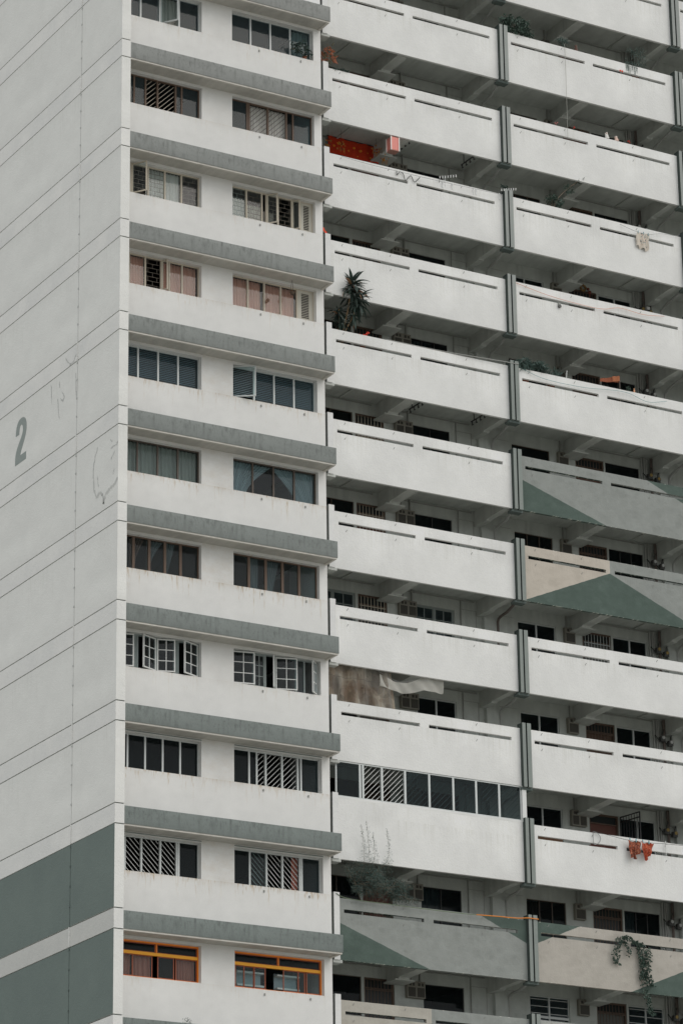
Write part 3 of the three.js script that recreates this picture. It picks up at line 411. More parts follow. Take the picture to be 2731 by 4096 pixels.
function corridorDoor(k, i, gate) {
  const [a, b, c, d] = OPEN[i], g = new THREE.Group(); g.name = 'door'; g.position.set(a, Y(k, d), ZC - 0.08); B.add(g); const w = b - a, h = d - c;
  part('door_frame', [box(0, 0.05, 0, h, -0.03, 0.05), box(w - 0.05, w, 0, h, -0.03, 0.05), box(0.05, w - 0.05, h - 0.05, h, -0.03, 0.05), box(0.05, w - 0.05, h - 0.3, h - 0.27, -0.03, 0.05)], M.brown, g);
  part('door_leaf', box(0.05, w - 0.05, 0, h - 0.3, -0.03, 0.0), [M.door, M.doorGrey, M.gate, M.doorRed][(k * 3 + i + 30) % 4], g);
  part('transom_pane', box(0.05, w - 0.05, h - 0.27, h - 0.05, -0.02, -0.015), M.dark, g);
  const bars = []; for (let x = 0.1; x < w - 0.06; x += 0.11) bars.push(box(x, x + 0.014, 0.02, h - 0.06, 0.07, 0.084)); for (const y of [0.25, 0.9, 1.5, h - 0.35]) bars.push(box(0.06, w - 0.06, y, y + 0.02, 0.066, 0.088));
  if (gate) part('gate', bars, gate, g);
}
for (let k = K0; k <= K1; k++) {
  const A = { 5: 'grid', 8: 'dark' }[k] ?? 'dark', Cc = { 5: 'grid', 6: 'alu' }[k] ?? 'dark', D = { 1: 'alu', 5: 'alu', 6: 'alu', 7: 'alu', 9: 'louvre' }[k] ?? 'dark', F = { 1: 'alu', 5: 'alu', 6: 'alu', 7: 'alu', 9: 'louvre' }[k] ?? 'dark';
  corridorWin(k, 0, A); corridorWin(k, 2, Cc); corridorWin(k, 3, D); corridorWin(k, 5, F); corridorWin(k, 6, 'dark');
  corridorDoor(k, 1, [3, 4, 5].includes(k) ? M.cream : M.brown); corridorDoor(k, 4, k === 5 ? M.alu : k === 7 ? null : M.brown);
}
// open steel gate of one flat on the eighth visible storey
{ const g = new THREE.Group(); g.name = 'open_gate'; g.position.set(17.8, Y(7, 2.72), ZC + 0.02); g.rotation.y = -1.42; B.add(g); const q = [box(0, 0.03, 0, 2.2, -0.015, 0.015), box(0.82, 0.85, 0, 2.2, -0.015, 0.015), box(0.03, 0.82, 2.17, 2.2, -0.015, 0.015), box(0.03, 0.82, 2.02, 2.05, -0.015, 0.015), box(0.03, 0.82, 0.0, 0.03, -0.015, 0.015), box(0.03, 0.82, 1.0, 1.03, -0.015, 0.015)]; for (let x = 0.14; x < 0.8; x += 0.115) q.push(box(x, x + 0.014, 0.03, 2.17, -0.007, 0.007)); part('gate_bars', q, M.gate, g); g.userData.label = 'black steel gate swung open into the corridor'; }
// rooms behind the corridor wall
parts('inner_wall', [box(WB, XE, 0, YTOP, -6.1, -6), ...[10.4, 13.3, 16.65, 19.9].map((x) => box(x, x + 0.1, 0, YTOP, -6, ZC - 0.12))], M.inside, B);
part('corridor_lower_wall', box(WB, XE, 0, Y(K1, 3.47), -6, ZP - 0.02), M.white, B);
part('far_end_wall', box(XE, XE + 0.2, 0, YTOP, ZB, ZP), M.white, B);
part('rear_wall', box(0.3, XE, 0, YTOP, ZB - 0.2, ZB), M.white, B);
part('roof', box(0, XE + 0.2, YTOP, YTOP + 0.3, ZB - 0.2, 0), M.soffit, B);
// enclosed balcony of the seventh storey
{ const P = [{ w: 0.75 }, { w: 0.1, v: 1 }, { w: 0.62, v: 1, gr: 1, gm: WF }, { w: 0.76, v: 1, gr: 1, gm: WF }, { w: 0.8 }, { w: 0.8 }, { w: 0.77 }, { w: 0.78 }, { w: 0.72 }];
  const g = win(7, 0, { x: [7.12, 13.2], dy0: 0.565, dy1: 1.585, z: ZP - 0.05, f: M.alu, g: G.dark, p: P, mw: 0.06 });
  g.userData.label = 'long aluminium window band closing in a balcony';
  const gs = grilleDiag(3.75, 0.95, 1, 0.17, 0); gs.forEach((s) => s.translate(2.3, 0.03, -0.12)); part('grille', gs, M.grey_frame, g);
  part('end_casing', box(13.2, 13.34, Y(7, 1.62), Y(7, 0.56), ZP - 0.13, ZP + 0.03), WF, B); }

// ------------------------------------------------------------------ plants
const leafMat = (r, g, b) => { const m = new THREE.MeshPhysicalMaterial({ roughness: 0.75, side: THREE.DoubleSide, transmission: 0.3, thickness: 0 }); m.color.setRGB(r, g, b); return m; };
const LEAF = { deep: leafMat(0.035, 0.065, 0.05), mid: leafMat(0.05, 0.09, 0.065), teal: leafMat(0.085, 0.135, 0.115), dry: leafMat(0.30, 0.16, 0.08), orange: leafMat(0.40, 0.14, 0.07), flower: std(0.62, 0.06, 0.035), bark: std(0.16, 0.12, 0.085), cane: std(0.30, 0.20, 0.11), pot: std(0.30, 0.12, 0.07) };
function leafTris(out, p, dir, len, wid, roll = rr(0, 6.28)) {          // one folded leaf
  const d = dir.clone().normalize(), s = new THREE.Vector3(Math.cos(roll), Math.sin(roll), Math.cos(roll * 1.7)).cross(d).normalize(), m = p.clone().addScaledVector(d, len * 0.45), e = p.clone().addScaledVector(d, len); e.y -= len * 0.12;
  const a = m.clone().addScaledVector(s, wid), b = m.clone().addScaledVector(s, -wid); for (const t of [p, a, e, p, e, b]) out.push(t.x, t.y, t.z);
}
function leafGeo(out) { const g = new THREE.BufferGeometry(); g.setAttribute('position', new THREE.Float32BufferAttribute(out, 3)); g.computeVertexNormals(); return uvWorld(g); }
function cloud(c, r, nn, len, wid, down = 0, clumps = 9) {
  const out = [], cs = Array.from({ length: clumps }, () => { let v; do v = V(rr(-1, 1), rr(-1, 1), rr(-1, 1)); while (v.lengthSq() > 1); return v; });
  for (let i = 0; i < nn; i++) { const q = cs[i % clumps], p = V(c[0] + r[0] * (q.x * 0.75 + 0.38 * (rnd() + rnd() - 1)), c[1] + r[1] * (q.y * 0.75 + 0.38 * (rnd() + rnd() - 1)), c[2] + r[2] * (q.z * 0.75 + 0.38 * (rnd() + rnd() - 1))); leafTris(out, p, V(rr(-1, 1), rr(-1, 0.7) - down, rr(-0.6, 1)), len * rr(0.6, 1.3), wid * rr(0.7, 1.2)); }
  return leafGeo(out);
}
function pot(parent, x, y, z, r = 0.17, h = 0.3) { const l = new THREE.LatheGeometry([[0.001, 0], [r * 0.7, 0], [r * 0.95, h * 0.88], [r * 1.05, h * 0.88], [r * 1.05, h], [r * 0.88, h], [r * 0.85, h * 0.92], [0.001, h * 0.92]].map((q) => new THREE.Vector2(...q)), 18); l.translate(x, y, z); part('pot', l, LEAF.pot, parent); }
const onTop = (k) => Y(k, 1.65);
// dracaena, canes with tufts of strap leaves
{ const t = thing('palm_plant', 'tall spiky palm-like plant with tan canes leaning out over the white balcony parapet', 'plant');
  pot(t, 7.62, Y(2, 2.79), -1.1, 0.2, 0.35);
  const canes = [[[7.6, Y(2, 2.4), -1.1], [7.68, Y(2, 1.6), -0.97], [7.8, Y(2, 0.9), -0.85], [7.86, Y(2, 0.15), -0.72]], [[7.66, Y(2, 2.4), -1.1], [7.74, Y(2, 1.6), -0.95], [7.95, Y(2, 1.05), -0.8], [8.02, Y(2, 0.6), -0.7]], [[7.56, Y(2, 2.4), -1.12], [7.6, Y(2, 1.6), -1.0], [7.55, Y(2, 1.15), -0.92], [7.52, Y(2, 0.92), -0.88]]];
  for (const c of canes) part('cane', tube(c, 0.024, 20), LEAF.cane, t);
  const strap = cloth((u, v) => { const w = 0.042 * Math.sin(Math.PI * Math.min(1, 0.12 + 0.88 * v) ) + 0.002, x = (u - 0.5) * 2 * w; return [v * 0.58 * (1 - 0.14 * v * v), -0.20 * v * v + 0.4 * Math.abs(x) , x]; }, 2, 7);
  const tuft = (p, nn, s, mt, e0, e1) => { for (let i = 0; i < nn; i++) { const m = part('leaf', strap, rnd() < 0.06 ? LEAF.dry : mt, t); m.position.set(p[0] + rr(-0.04, 0.04), p[1] + rr(-0.14, 0.08), p[2] + rr(-0.04, 0.04)); m.rotation.set(0, (i / nn) * 6.283 * 3.4 + rr(-0.3, 0.3), rr(e0, e1), 'YXZ'); m.scale.setScalar(s * rr(0.75, 1.15)); } };
  tuft([7.86, Y(2, 0.13), -0.7], 74, 1.02, LEAF.deep, -0.6, 1.35); tuft([7.92, Y(2, 0.38), -0.7], 46, 0.95, LEAF.deep, -1.2, 0.6); tuft([8.02, Y(2, 0.6), -0.7], 46, 0.95, LEAF.deep, -1.1, 0.9); tuft([7.52, Y(2, 0.98), -0.9], 36, 0.78, LEAF.deep, -1.1, 0.9); tuft([7.62, Y(2, 1.25), -0.92], 30, 0.75, LEAF.deep, -1.2, 0.3); tuft([7.95, Y(2, 1.05), -0.8], 22, 0.7, LEAF.deep, -1.2, 0.2); }
// feathery shrub
{ const t = thing('feathery_shrub', 'feathery grey-green potted shrub with tall wispy shoots behind the grey and green parapet', 'shrub');
  pot(t, 8.1, Y(8, 2.79), -1.1, 0.22, 0.4); const tw = [], out = [], tips = [];
  const grow = (p, d, len, r, lv) => { const e = p.clone().addScaledVector(d, len), mid = p.clone().lerp(e, 0.5).add(V(rr(-0.04, 0.04), rr(-0.03, 0.03), rr(-0.03, 0.03))); tw.push(tube([p.toArray(), mid.toArray(), e.toArray()], r, 4, 5)); if (lv >= 1) for (let i = 0; i < (lv > 1 ? 17 : 14); i++) { const q = p.clone().lerp(e, rr(0.1, 1.1)).add(V(rr(-0.07, 0.07), rr(-0.07, 0.07), rr(-0.07, 0.07))); leafTris(out, q, V(rr(-1, 1), rr(-0.4, 1), rr(-1, 1)), rr(0.03, 0.075), 0.007); } if (lv < 3) { const nb = lv === 0 ? 6 : 4; for (let i = 0; i < nb; i++) grow(p.clone().lerp(e, rr(0.25, 1)), d.clone().add(V(rr(-1.1, 1.2), rr(-0.9, 0.5), rr(-0.6, 0.7))).normalize(), len * rr(0.5, 0.75), r * 0.6, lv + 1); } };
  for (const [dx, dz] of [[-0.35, 0.25], [-0.1, 0.5], [0.2, 0.3], [0.5, 0.35], [0.75, 0.2], [0.0, 0.1]]) { const b = V(8.1 + rr(-0.08, 0.08), Y(8, 2.4), -1.1); const top = V(8.15 + dx * 0.55, Y(8, 1.62), -0.95 + dz * 0.2); tw.push(tube([b.toArray(), top.toArray()], 0.018, 3, 5)); grow(top, V(dx * 1.35, 0.8, dz).normalize(), 0.6, 0.012, 0); }
  for (const [x, y1, x2] of [[7.85, Y(7, 2.4), 7.72], [7.98, Y(7, 2.28), 7.9], [8.6, Y(7, 2.42), 8.55], [8.15, Y(7, 2.6), 8.1]]) { const a = [x + 0.1, Y(8, 0.8), -0.7], c = [x2, y1, -0.45]; tw.push(tube([a, [(x + x2) / 2 + 0.07, (a[1] + y1) / 2, -0.52], c], 0.0035, 8, 4)); for (let i = 0; i < 260; i++) { const f = Math.pow(rnd(), 1.6); leafTris(out, V(lerp(a[0], c[0], f) + 0.07 * Math.sin(f * 3.14) + rr(-0.16, 0.16) * Math.pow(1.1 - f, 1.3), lerp(a[1], c[1], f), lerp(a[2], c[2], f) + rr(-0.05, 0.05)), V(rr(-1, 1), rr(0, 1.2), rr(-1, 1)), rr(0.025, 0.055), 0.006); } }
  part('branches', tw, LEAF.bark, t); part('foliage', leafGeo(out), LEAF.teal, t); }
function bush(name, label, cat, x, k, c, r, nn, len, wid, mt, stems = 4, down = 0.2, group) {
  const t = thing(name, label, cat, [0, 0, 0], 0, group); const st = [];
  for (let i = 0; i < stems; i++) st.push(tube([[x + rr(-0.06, 0.06), onTop(k) - 0.25, -1.0], [lerp(x, c[0], 0.5) + rr(-0.1, 0.1), c[1] - r[1] * 0.3, -0.9], [c[0] + rr(-0.6, 0.6) * r[0], c[1] + rr(0, 0.7) * r[1], c[2]]], 0.009, 8, 5));
  pot(t, x, Y(k, 2.25), -1.02, 0.16, 0.3); part('stems', st, LEAF.bark, t); part('foliage', cloud(c, r, nn, len, wid, down), mt, t); return t;
}
bush('bushy_plant', 'large dense dark green bush overhanging the parapet beside the grey joint posts near the top', 'plant', 14.0, -2, [14.02, Y(-2, 1.28), -0.74], [0.74, 0.38, 0.3], 760, 0.13, 0.03, LEAF.mid, 5, 0.5);
bush('low_plant', 'low pale green plant on the top parapet right of the large bush', 'plant', 15.7, -2, [15.68, Y(-2, 1.4), -0.82], [0.3, 0.14, 0.15], 160, 0.1, 0.014, LEAF.teal, 3);
{ const t = thing('spider_plant', 'grassy plant with long strands hanging over the parapet at the top right', 'plant'); pot(t, 18.55, onTop(-2) - 0.32, -0.98, 0.14, 0.25); const out = []; for (let i = 0; i < 150; i++) { const p = V(18.55 + rr(-0.28, 0.3), Y(-2, rr(1.0, 1.55)), -0.85 + rr(-0.15, 0.15)); leafTris(out, p, V(rr(-0.6, 0.5), rr(-0.6, 1), rr(-0.3, 0.6)), rr(0.1, 0.26), 0.009); } for (let i = 0; i < 34; i++) { let p = V(18.2 + rr(-0.2, 0.25), Y(-2, 1.55), -0.8), d = V(rr(-0.3, 0.3), rr(0, 0.3), 1); const L = rr(3, 7); for (let s = 0; s < L; s++) { leafTris(out, p, d, 0.09, 0.006); p = p.clone().addScaledVector(d.clone().normalize(), 0.07); d = V(d.x * 0.6, d.y - 0.8, Math.max(0.02, d.z - 0.75)); } } part('foliage', leafGeo(out), LEAF.teal, t); }
{ const t = thing('croton_plant', 'orange and bronze leafed plant standing on the corner post of the balcony', 'plant'); pot(t, 7.05, Y(-1, 1.52), -0.78, 0.07, 0.1); const out = [], out2 = []; for (let i = 0; i < 60; i++) leafTris(i % 3 ? out : out2, V(7.12 + rr(-0.1, 0.22), Y(-1, rr(0.95, 1.42)), -0.75 + rr(-0.12, 0.2)), V(rr(-0.8, 1), rr(-0.9, 0.6), rr(-0.5, 0.9)), rr(0.14, 0.26), 0.032); part('stems', [tube([[7.05, Y(-1, 1.42), -0.78], [7.15, Y(-1, 1.1), -0.75], [7.22, Y(-1, 0.92), -0.72]], 0.01, 8)], LEAF.bark, t); part('orange_leaves', leafGeo(out), LEAF.orange, t); part('green_leaves', leafGeo(out2), leafMat(0.14, 0.13, 0.07), t); }
bush('trailing_plant', 'small dark green plant trailing on the parapet top next to the orange-leafed plant', 'plant', 7.6, -1, [7.6, Y(-1, 1.6), -0.77], [0.34, 0.09, 0.1], 120, 0.09, 0.018, LEAF.deep, 2, 0.6);
{ const t = thing('window_plant', 'dark leafy plant on the sill of the topmost right window beside the corner', 'plant'); pot(t, 6.35, Y(-1, 1.62), -0.68, 0.07, 0.12); part('foliage', cloud([6.15, Y(-1, 1.33), -0.56], [0.42, 0.28, 0.12], 210, 0.11, 0.024, 0.3), LEAF.deep, t); part('stems', [tube([[6.35, Y(-1, 1.5), -0.68], [6.3, Y(-1, 1.3), -0.6], [6.1, Y(-1, 1.1), -0.55]], 0.008, 8), tube([[6.35, Y(-1, 1.5), -0.68], [6.0, Y(-1, 1.4), -0.55], [5.85, Y(-1, 1.45), -0.52]], 0.008, 8)], LEAF.bark, t); }
{ const t = thing('leaning_plant', 'tall leafy plant leaning diagonally up towards the ceiling beam beside the towel parapet', 'plant'); pot(t, 15.2, Y(0, 2.4), -1.0, 0.17, 0.32); part('stems', [tube([[15.2, Y(0, 2.1), -1.0], [15.25, Y(0, 1.4), -0.9], [15.6, Y(0, 0.95), -0.85], [16.1, Y(0, 0.5), -0.8]], 0.012, 16), tube([[15.2, Y(0, 2.1), -1.0], [15.15, Y(0, 1.3), -0.92]], 0.01, 8)], LEAF.bark, t); const f = [cloud([15.25, Y(0, 1.32), -0.88], [0.34, 0.28, 0.2], 230, 0.1, 0.022, 0.2), cloud([15.7, Y(0, 0.88), -0.85], [0.3, 0.2, 0.12], 80, 0.09, 0.02, 0.2), cloud([16.08, Y(0, 0.5), -0.8], [0.18, 0.07, 0.1], 40, 0.12, 0.02, 0.1)]; part('foliage', f, LEAF.mid, t); }
{ const t = thing('fern_plant', 'low spreading green fern at the left end of the parapet below the pink clothes line', 'plant'); pot(t, 13.95, Y(2, 2.05), -0.98, 0.16, 0.3); part('foliage', [cloud([13.8, Y(2, 1.47), -0.75], [0.36, 0.19, 0.17], 260, 0.17, 0.026, 0.2), cloud([14.3, Y(2, 1.45), -0.8], [0.38, 0.17, 0.17], 240, 0.17, 0.024, 0.1)], LEAF.teal, t); }
{ const t = thing('strap_leaf_plant', 'pale spiky strap-leafed plant on the parapet right of the low fern', 'plant'); pot(t, 14.9, Y(2, 1.95), -0.98, 0.15, 0.28); const out = []; for (let i = 0; i < 90; i++) { const a = rr(0, 6.28), e = rr(0.1, 1.4), d = V(Math.cos(a) * Math.cos(e), Math.sin(e), Math.sin(a) * Math.cos(e)); leafTris(out, V(14.9 + rr(-0.22, 0.22), Y(2, rr(1.5, 1.68)), -0.86 + rr(-0.08, 0.08)), d, rr(0.18, 0.34), 0.014); } part('foliage', leafGeo(out), LEAF.teal, t); }
{ const t = thing('flowering_plant', 'small red-flowered plant on the parapet right of the tall palm-like plant', 'plant'); pot(t, 8.35, Y(2, 2.0), -0.98, 0.1, 0.2); const st = [], fl = []; for (const [x, d] of [[8.2, 1.63], [8.33, 1.58], [8.42, 1.53], [8.46, 1.5], [8.16, 1.62], [8.39, 1.6]]) { st.push(tube([[8.35, Y(2, 1.9), -0.98], [x, Y(2, d + 0.03), -0.85]], 0.006, 5)); for (let i = 0; i < 7; i++) { const s = new THREE.IcosahedronGeometry(0.02, 1); s.translate(x + rr(-0.03, 0.03), Y(2, d) + rr(-0.025, 0.025), -0.84 + rr(-0.02, 0.02)); fl.push(s); } } part('stems', st, LEAF.mid, t); part('flowers', fl, LEAF.flower, t); }
{ let i = 0; for (const [x, lab] of [[15.36, 'pink-flowered potted plant leftmost on the parapet behind the hanging cord'], [15.98, 'red-flowered small pot plant just right of the hanging cord'], [18.1, 'thin potted plant with a red bloom right of the white figurines']]) { const t = thing('potted_plant', lab, 'plant', [0, 0, 0], 0, 'small flowering pots on the second corridor from the top'); pot(t, x, onTop(-1) - 0.12, -0.93, 0.06, 0.12); part('foliage', cloud([x, Y(-1, 1.62 - 0.02), -0.88], [0.12, 0.1, 0.08], 46, 0.07, 0.012), LEAF.mid, t); const f = []; for (let j = 0; j < 3; j++) { const s = new THREE.IcosahedronGeometry(0.02, 1); s.translate(x + rr(-0.07, 0.07), Y(-1, 1.52 - 0.03 * j), -0.86); f.push(s); } part('flowers', f, i++ === 0 ? std(0.6, 0.2, 0.18) : LEAF.flower, t); } }
{ const t = thing('trailing_vine', 'green vine trailing out of the parapet slot and down over the beige painted wall', 'vine'); const out = [], st = [];
  const strand = (pts, nn, sp, len = 0.085) => { st.push(tube(pts, 0.006, 20, 4)); const c = new THREE.CatmullRomCurve3(pts.map((q) => V(...q))); for (let i = 0; i < nn; i++) { const p = c.getPoint(Math.pow(rnd(), 0.9)); leafTris(out, p.add(V(rr(-sp, sp), rr(-0.04, 0.04), rr(0, 0.08))), V(rr(-1, 1), rr(-1.2, 0.3), rr(0, 1)), rr(0.7, 1.2) * len, 0.026); } };
  strand([[16.45, Y(8, 1.98), -0.75], [16.35, Y(8, 1.95), -0.66], [16.22, Y(8, 2.15), -0.66], [16.15, Y(8, 2.4), -0.68], [16.2, Y(8, 2.62), -0.69]], 140, 0.11);
  strand([[16.2, Y(8, 1.93), -0.66], [16.5, Y(8, 1.82), -0.64], [16.8, Y(8, 1.95), -0.64], [17.05, Y(8, 2.0), -0.66]], 190, 0.12);
  strand([[16.5, Y(8, 1.98), -0.68], [16.6, Y(8, 2.2), -0.66], [16.62, Y(8, 2.35), -0.67]], 40, 0.07);
  strand([[16.95, Y(8, 2.0), -0.68], [17.02, Y(8, 2.4), -0.66], [17.0, Y(8, 2.9), -0.66], [17.1, Y(8, 3.3), -0.66], [17.13, Y(9, 0.75), -0.62], [17.2, Y(9, 1.0), -0.6], [17.28, Y(9, 1.2), -0.6]], 240, 0.09);
  strand([[17.25, Y(8, 2.02), -0.68], [17.25, Y(8, 2.4), -0.66], [17.2, Y(8, 2.9), -0.66], [17.32, Y(8, 3.15), -0.66]], 230, 0.11);
  strand([[16.95, Y(8, 2.02), -0.68], [17.08, Y(8, 2.5), -0.65], [17.05, Y(8, 3.0), -0.66]], 210, 0.12);
  part('stems', st, LEAF.bark, t); part('leaves', leafGeo(out), LEAF.mid, t); }
{ const t = thing('ledge_weed', 'tiny weed growing on the lowest grey ledge at the picture bottom', 'plant'); part('foliage', cloud([2.15, Y(10, -0.02), -0.04], [0.16, 0.08, 0.06], 40, 0.07, 0.008), LEAF.deep, t); }
{ const t = thing('hanging_basket', 'small hanging basket on strings below the ledge before the pink-curtained window', 'basket'); const s = new THREE.SphereGeometry(0.075, 14, 8, 0, 6.3, 1.4, 1.75); s.translate(5.71, Y(2, 0.94), -0.42); part('bowl', s, std(0.1, 0.07, 0.05), t); part('plant', cloud([5.71, Y(2, 0.9), -0.42], [0.09, 0.05, 0.07], 40, 0.05, 0.01), LEAF.dry, t); part('strings', [[5.65, -0.45], [5.77, -0.45], [5.71, -0.36]].map(([x, z]) => rod([x, Y(2, 0.92), z], [5.71, Y(2, 0.55), -0.42], 0.004, 0.004, 4)), M.wireDark, t); }
{ const t = thing('window_charm', 'brown ornament hanging before the pink curtain of the right window', 'ornament'); part('body', [new THREE.IcosahedronGeometry(0.055, 1).translate(5.07, Y(2, 1.2), -0.71), new THREE.IcosahedronGeometry(0.04, 1).translate(5.02, Y(2, 1.26), -0.71)], std(0.22, 0.13, 0.09), t); part('cord', rod([5.05, Y(2, 1.24), -0.71], [5.05, Y(2, 0.66), -0.71], 0.004, 0.004, 4), M.wireDark, t); }

// ------------------------------------------------------------------ things on the balconies
function canvasTex(w, h, fn) { const c = document.createElement('canvas'); c.width = w; c.height = h; fn(c.getContext('2d'), w, h); const t = new THREE.CanvasTexture(c); t.colorSpace = THREE.SRGBColorSpace; return t; }
// red banner over a doorway
{ const mp = canvasTex(512, 192, (q, w, h) => { q.fillStyle = '#d43c18'; q.fillRect(0, 0, w, h); for (let i = 0; i < 500; i++) { q.fillStyle = `rgba(60,8,4,${rr(0.02, 0.1)})`; q.fillRect(rr(0, w), rr(0, h), rr(2, 30), rr(1, 6)); } for (const [x, y, r] of [[110, 60, 20], [210, 110, 11], [260, 70, 14], [330, 84, 16], [400, 96, 9], [160, 140, 9], [300, 150, 8], [430, 140, 12], [60, 100, 14]]) { q.fillStyle = '#f7b03a'; for (let s = 0; s < 7; s++) { q.beginPath(); q.arc(x + Math.cos(s * 2.4) * r * 0.6, y + Math.sin(s * 2.4) * r * 0.6, r * 0.28, 0, 7); q.fill(); } } });
  const t = thing('red_banner', 'red cloth banner with gold ornaments hung above a corridor door', 'banner'); const m = std(1, 1, 1, { map: mp, side: THREE.DoubleSide }); part('cloth', cloth((u, v) => [lerp(8.1, 9.86, u), Y(0, lerp(0.72, 0.15, v)) + 0.015 * Math.sin(u * 9), -2.38 + 0.02 * Math.sin(u * 28)], 60, 6), m, t); part('rail', rod([8.06, Y(0, 0.15), -2.38], [9.9, Y(0, 0.15), -2.38], 0.012), M.gate, t); }
// gold and red tassel lanterns along the banner
{ const spots = [[7.84, 0.66, -1.9], [8.27, 0.66, -1.9], [9.5, 0.52, -1.9], [9.78, 0.72, -1.9]], lab = ['gold tasselled lantern at the far left end of the red banner', 'bright gold tasselled lantern before the left part of the red banner', 'dark gold tasselled lantern at the right end of the red banner', 'lowest gold tasselled lantern under the pink lantern box'];
  spots.forEach(([x, d, z], i) => { const t = thing('tassel_lantern', lab[i], 'lantern', [0, 0, 0], 0, 'tasselled lanterns beside the red banner'); const gs = [], ts = []; for (let j = 0; j < 16; j++) { const a = rr(0, 6.28), r = rr(0.03, 0.15), s = new THREE.IcosahedronGeometry(rr(0.018, 0.034), 0); s.translate(x + Math.cos(a) * r, Y(0, d) + rr(-0.12, 0.14), z + Math.sin(a) * r * 0.6); (j % 3 ? gs : ts).push(s); } for (let j = 0; j < 10; j++) { const xx = x + rr(-0.13, 0.13); gs.push(rod([xx, Y(0, d + 0.05), z], [xx + rr(-0.02, 0.02), Y(0, d + rr(0.14, 0.24)), z], 0.006, 0.004, 4)); } parts('gilding', gs, std(0.55, 0.25, 0.05, { roughness: 0.45 }), t); parts('beads', ts, std(0.3, 0.05, 0.03), t); part('cord', rod([x, Y(0, d - 0.1), z], [x, Y(0, 0.13), z], 0.005, 0.005, 4), M.gate, t); }); }
{ const t = thing('box_lantern', 'pink box lantern with white edges hanging below the parapet beside the red banner', 'lantern'); const m = std(0.72, 0.24, 0.2, { roughness: 0.5 }), yb = Y(0, 1.04), yt = Y(0, 0.6); part('panels', box(9.32, 9.58, yb + 0.03, yt, -1.0, -0.74), m, t); part('frame', [[9.3, -0.74], [9.575, -0.74], [9.575, -1.01], [9.3, -1.01]].map(([x, z]) => box(x, x + 0.028, yb, yt + 0.01, z - 0.006, z + 0.022)), std(0.85, 0.8, 0.76), t); part('base', box(9.31, 9.6, yb, yb + 0.03, -1.01, -0.735), std(0.4, 0.2, 0.16), t); part('hook', rod([9.45, yt, -0.88], [9.45, Y(0, 0.13), -0.88], 0.006), M.gate, t); }
{ const t = thing('red_cloth', 'small red cloth hanging at the far left end of the corridor above the plant', 'cloth'); part('cloth', cloth((u, v) => [7.0 + 0.2 * u, Y(1, 1.32 - 0.12 * v + 0.05 * (u - 0.3) ** 2 * 4), -0.95 + 0.04 * Math.sin(u * 6)], 10, 5), std(0.75, 0.1, 0.05, { side: THREE.DoubleSide }), t); part('hook', rod([7.08, Y(1, 1.2), -0.95], [7.08, Y(1, 0.13), -0.95], 0.004), M.gate, t); }
// ceiling racks for drying poles
{ const R = [[10.1, 0, 'dark pole rack under the ceiling right of the box lantern'], [12.4, 0, 'dark pole rack under the ceiling beside the grey joint posts right of the box lantern'], [10.35, 3, 'dark pole rack under the ceiling beside the first beam, above an electric meter box'], [12.5, 3, 'dark pole rack under the ceiling left of a beam, three corridors below the red banner']];
  for (const [x, k, lab] of R) { const t = thing('pole_rack', lab, 'rack', [0, 0, 0], 0, 'ceiling racks for clothes poles'); const y = Y(k, 0.42); part('arm', box(x, x + 0.03, y - 0.015, y + 0.015, -1.75, -0.95), M.gate, t); part('hooks', [0, 1, 2, 3].flatMap((i) => [box(x + 0.003, x + 0.027, y - 0.13, y, -1.7 + i * 0.22, -1.68 + i * 0.22), box(x + 0.003, x + 0.027, y - 0.13, y - 0.11, -1.68 + i * 0.22, -1.62 + i * 0.22)]), M.gate, t); part('hanger', [box(x + 0.005, x + 0.025, y, Y(k, 0.13), -1.6, -1.58), box(x + 0.005, x + 0.025, y, Y(k, 0.13), -1.1, -1.08)], M.gate, t); } }
// wires, ropes and cords
const rope = (name, label, cat, pts, r, mt) => one(name, label, cat, tube(pts, r, 60, 5), mt);
rope('coiled_wire', 'dark looping wire hanging in curves on the parapet left of the clip racks', 'wire', [[9.46, Y(0, 1.72), -0.69], [9.47, Y(0, 1.86), -0.69], [9.56, Y(0, 1.74), -0.68], [9.68, Y(0, 1.78), -0.68], [9.75, Y(0, 1.98), -0.68], [9.86, Y(0, 1.86), -0.68], [9.95, Y(0, 1.78), -0.68], [10.06, Y(0, 1.96), -0.68], [10.18, Y(0, 1.86), -0.68], [10.26, Y(0, 1.76), -0.68]], 0.011, M.wireDark);
rope('thin_clothes_line', 'thin clothes line strung along the parapet below the red banner', 'clothes line', [[7.55, Y(0, 1.7), -0.66], [8.3, Y(0, 1.76), -0.62], [10.6, Y(0, 1.78), -0.6], [13.1, Y(0, 1.72), -0.62]], 0.006, M.wire);
rope('long_string', 'long thin cord hanging straight down past one corridor to the parapet below', 'cord', [[15.68, Y(-2, 1.55), -0.68], [15.67, Y(-2, 2.4), -0.66], [15.66, Y(-1, 0.9), -0.66], [15.65, Y(-1, 2.0), -0.66]], 0.007, std(0.4, 0.4, 0.36));
rope('pink_clothes_line', 'pink clothes line drooping across the parapet below the round door wreath', 'clothes line', [[13.5, Y(1, 1.7), -0.68], [14.6, Y(1, 1.88), -0.66], [15.6, Y(1, 1.95), -0.66], [16.7, Y(1, 1.94), -0.66], [17.3, Y(1, 1.78), -0.66], [18.2, Y(1, 1.82), -0.66], [18.98, Y(1, 1.72), -0.66]], 0.008, std(0.72, 0.38, 0.28));
rope('blue_clothes_line', 'pale blue clothes line drooping over the parapet below the spiky plants', 'clothes line', [[13.7, Y(2, 1.68), -0.68], [14.4, Y(2, 1.85), -0.66], [15.8, Y(2, 1.87), -0.66], [17.43, Y(2, 1.74), -0.66], [18.2, Y(2, 1.9), -0.66], [18.91, Y(2, 1.75), -0.66]], 0.008, std(0.3, 0.42, 0.42));
